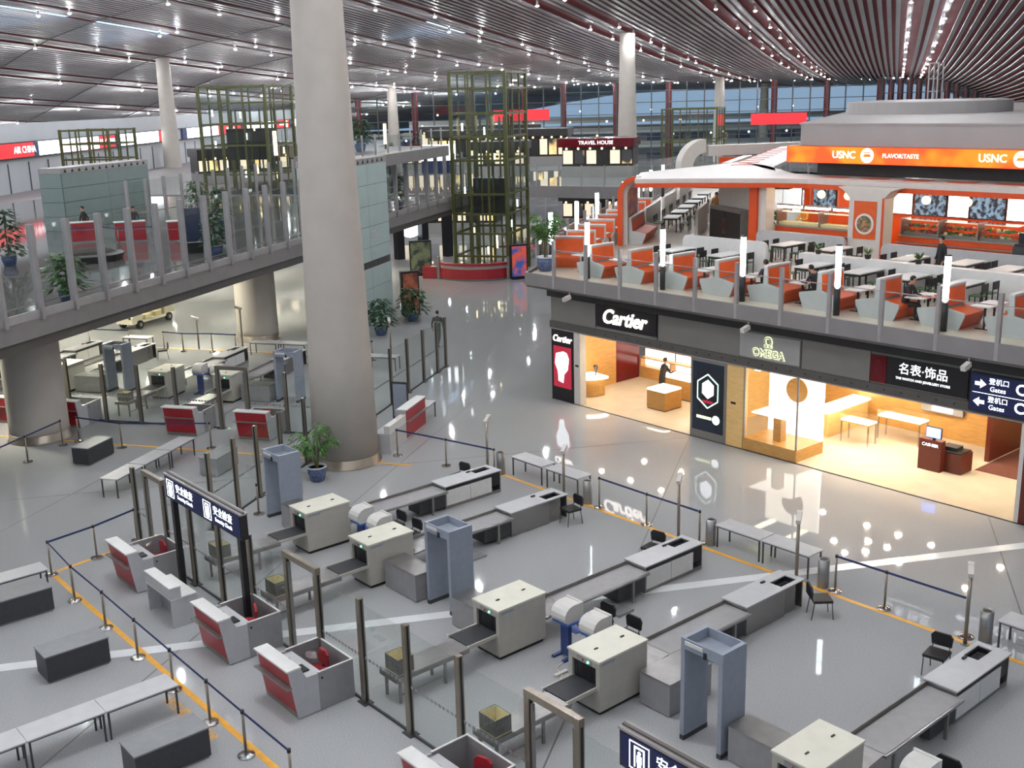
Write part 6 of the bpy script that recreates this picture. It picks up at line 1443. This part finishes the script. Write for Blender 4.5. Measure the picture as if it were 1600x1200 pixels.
# ------------------------------------------------------------------ people
def person(loc, rz, pose, top, bottom, label, height=1.7, hat=None, z=0.0, hairc=None):
    """one continuous skinned body, face parts and hair as children; faces +x"""
    k = height / 1.72
    V, E, Rr = [], [], []
    def v(p, r): V.append(tuple(c * k for c in p)); Rr.append(r * k); return len(V) - 1
    sit = pose in ('sit', 'eat'); walk = pose == 'walk'; lean = 0.12 if pose in ('eat', 'serve') else 0.02
    hz = 0.5 if sit else 0.92
    pel = v((0, 0, hz), 0.135); wai = v((lean * 0.3, 0, hz + 0.2), 0.125); che = v((lean * 0.8, 0, hz + 0.42), 0.15); nk0 = v((lean, 0, hz + 0.56), 0.075); nk = v((lean + 0.02, 0, hz + 0.63), 0.055)
    hd = v((lean + 0.05 + (0.06 if pose == 'eat' else 0), 0, hz + 0.71), 0.085); cr = v((lean + 0.04 + (0.06 if pose == 'eat' else 0), 0, hz + 0.8), 0.08)
    E += [(pel, wai), (wai, che), (che, nk0), (nk0, nk), (nk, hd), (hd, cr)]
    seg = {}
    hands = []
    for s in (1, -1):
        sh = v((lean, s * 0.18, hz + 0.5), 0.07)
        if pose == 'walk': el = v((-s * 0.12, s * 0.24, hz + 0.23), 0.048); wr = v((-s * 0.1 + 0.06, s * 0.25, hz + 0.0), 0.034)
        elif pose in ('eat', 'serve', 'sit'): el = v((0.12 + lean, s * 0.24, hz + 0.26), 0.048); wr = v((0.36 + lean, s * 0.12, hz + 0.26), 0.034)
        else: el = v((0.02, s * 0.25, hz + 0.24), 0.048); wr = v((0.1, s * 0.24, hz + 0.01), 0.034)
        d = (Vector(V[wr]) - Vector(V[el])).normalized(); pm_ = Vector(V[wr]) / k + d * 0.08
        pa = v(pm_, 0.036)
        E += [(che, sh), (sh, el), (el, wr), (wr, pa)]; hands.append((Vector(V[pa]), d, s))
        hp = v((0, s * 0.09, hz - 0.04), 0.1)
        if sit: kn = v((0.42, s * 0.11, hz - 0.02), 0.068); an = v((0.4, s * 0.11, 0.09), 0.045); to = v((0.55, s * 0.11, 0.04), 0.038)
        elif walk: kn = v((0.13 if s > 0 else 0.02, s * 0.09, 0.5), 0.068); an = v((0.26 if s > 0 else -0.3, s * 0.09, 0.09 if s > 0 else 0.14), 0.045); to = v((an and V[an][0] / k + 0.16, s * 0.1, 0.04), 0.036)
        else: kn = v((0.02, s * 0.1, 0.49), 0.068); an = v((0.0, s * 0.1, 0.09), 0.045); to = v((0.15, s * 0.11, 0.04), 0.038)
        E += [(pel, hp), (hp, kn), (kn, an), (an, to)]
    me = bpy.data.meshes.new('body'); me.from_pydata(V, E, [])
    o = bpy.data.objects.new('body', me); COL.objects.link(o)
    o.modifiers.new('skin', 'SKIN').use_smooth_shade = True
    for q, sv in enumerate(me.skin_vertices[0].data): sv.radius = (Rr[q], Rr[q]); sv.use_root = (q == 0)
    o.modifiers.new('sub', 'SUBSURF').levels = 1
    dg = bpy.context.evaluated_depsgraph_get(); bm_ = bpy.data.meshes.new_from_object(o.evaluated_get(dg)); bpy.data.objects.remove(o)
    mats = [pm('shirt_' + top.strip('#'), top, 0.8, 0, 0.1, 12), pm('trousers_' + bottom.strip('#'), bottom, 0.8, 0, 0.1, 12), M['skin'], M['black']]
    mb = MB(); mb.v = [tuple(x.co) for x in bm_.vertices]; mb.mats = list(mats)
    zsh = 0.07 * k
    hv = [h[0] for h in hands]
    for f in bm_.polygons:
        c = f.center; mb.f.append(tuple(f.vertices))
        if c.z > (hz + 0.6) * k: m = 2
        elif min((c - h).length for h in hv) < 0.1 * k: m = 2
        elif c.z < zsh: m = 3
        elif (c.z < (hz - 0.02) * k and abs(c.y) < 0.2 * k) or (sit and c.z < (hz + 0.06) * k and abs(c.y) < 0.2 * k): m = 1
        else: m = 0
        mb.mi.append(m)
    for c, d, s in hands:                                   # five fingers rooted in each palm
        sd = Vector((-d.y, d.x, 0)); sd = sd.normalized() if sd.length > 0.1 else Vector((1, 0, 0)); dn = Vector((0, 0, -1)) if abs(d.z) < 0.7 else Vector((1, 0, 0))
        for j, ln in enumerate((0.07, 0.085, 0.08, 0.062)):
            p0 = c + sd * (j - 1.5) * 0.02 * k; p1 = p0 + d * (0.03 + ln * 0.55) * k; p2 = p1 + (d * 0.7 + dn * 0.6) * ln * 0.5 * k
            mb.tube([p0, p1, p2], 0.0085 * k, M['skin'], 5)
        p0 = c - d * 0.02 * k; p1 = p0 + (sd * -s * 0.045 + d * 0.03) * k; mb.tube([p0, p1, p1 + d * 0.035 * k], 0.0095 * k, M['skin'], 5)
    r = thing('person', label, 'person', (loc[0], loc[1], z), rz)
    b = mb.part('body', r, smooth=True); b.data.polygons.foreach_set('use_smooth', [True] * len(b.data.polygons))
    hc = Vector(V[hd]); hx = hc + Vector((0, 0, 0.04 * k))
    h = MB().ball(hx + Vector((-0.018, 0, 0.032)) * k, (0.1 * k, 0.092 * k, 0.095 * k), M['hair'] if not hat else M['black'], 12, 8)
    h.v = [(x if not (x > hx.x + 0.03 * k and z_ < hx.z + 0.05 * k) else hx.x + 0.02 * k, y, z_) for x, y, z_ in h.v]
    h.part('cap' if hat else 'hair', r, smooth=True)
    f = MB().ball(hc + Vector((0.09, 0, 0.0)) * k, (0.022 * k, 0.014 * k, 0.022 * k), M['skin'], 6, 4).part('nose', r)
    for s in (1, -1):
        MB().ball(hc + Vector((0.08, s * 0.034, 0.03)) * k, 0.011 * k, M['black'], 6, 4).part('eye', r); MB().ball(hc + Vector((0.0, s * 0.088, 0.005)) * k, (0.022 * k, 0.01 * k, 0.032 * k), M['skin'], 6, 4).part('ear', r)
    MB().box(hc.x + 0.08 * k, hc.x + 0.09 * k, hc.y - 0.025 * k, hc.y + 0.025 * k, hc.z - 0.045 * k, hc.z - 0.037 * k, M['redfab']).part('mouth', r)
    return r
person((31.4, 42.35), 0.62, 'walk', '#3c4440', '#3c4440', 'person in a dark grey-green uniform and cap walking behind the glass screen', 1.72, hat=True)
person((31.55, 28.0), -0.3, 'serve', '#17171a', '#17171a', 'person in a black suit standing at the Cartier counter', 1.65, z=0.012)
person((33.25, 26.9), math.pi, 'serve', '#3a2f2c', '#17171a', 'person in dark clothes behind the Cartier counter before the glowing shelves', 1.65, z=0.012)
person((30.1, 22.15), 1.3, 'sit', '#33302f', '#2a2a2c', 'person seated on an orange booth bench, leaning left beside the third tube light', 1.62, z=RZ - 0.02)
person((29.95, 20.12), math.pi / 2, 'eat', '#23262a', '#232326', 'person in a dark jacket eating between the third and fourth tube light', 1.65, z=RZ - 0.02)
person((30.0, 17.02), -math.pi / 2, 'eat', '#2c2328', '#1c1c1e', 'person in dark clothes eating at the booth table with orange trays', 1.65, z=RZ - 0.02)
person((35.6, 18.95), 2.6, 'stand', '#1b1c20', '#1b1b1d', 'person in black standing behind the last tube light', 1.7, z=RZ)
person((41.9, 15.9), math.pi, 'serve', '#c67a35', '#2a2a2c', 'person in an orange shirt working behind the right food counter', 1.65, z=RZ)
person((41.9, 26.0), math.pi, 'serve', '#c99a55', '#2a2a2c', 'person in a tan shirt behind the heat lamps of the left food counter', 1.6, z=RZ)
person((42.0, 28.9), math.pi, 'serve', '#d08a35', '#2a2a2c', 'person in an amber shirt at the left end of the left food counter', 1.65, z=RZ)
person((41.9, 13.4), math.pi, 'serve', '#2a2a2c', '#2a2a2c', 'person in black behind the counter at the right edge', 1.65, z=RZ)
person((45.3, 36.6), -2.4, 'stand', '#c58a4c', '#221f1f', 'person in a tan top and black trousers standing beside the side partitions', 1.65, z=RZ)
person(DECK(21.2, 12.6), WA + 2.6, 'walk', '#1b1b1e', '#1b1b1e', 'person in black with a bag walking on the mezzanine left of the red desks', 1.72, z=Z5)
person(DECK(21.6, 9.9), WA - 2.5, 'stand', '#2b2f38', '#1b1b1e', 'person standing behind the middle red desk on the mezzanine', 1.68, z=Z5)
for k, (x, y) in enumerate(((29.85, 16.2), (30.35, 16.1))):
    t = thing('food_tray', 'orange food tray on the booth table of the eating person, ' + ('near one' if k == 0 else 'far one'), 'tray', (x, y - 0.05, RZ + 0.712))
    MB().box(0, 0.36, 0, 0.28, 0, 0.02, M['orange']).part('tray', t); MB().lathe([(0.05, 0.021), (0.09, 0.06)], M['white'], 12, (0.18, 0.14, 0)).part('bowl', t)
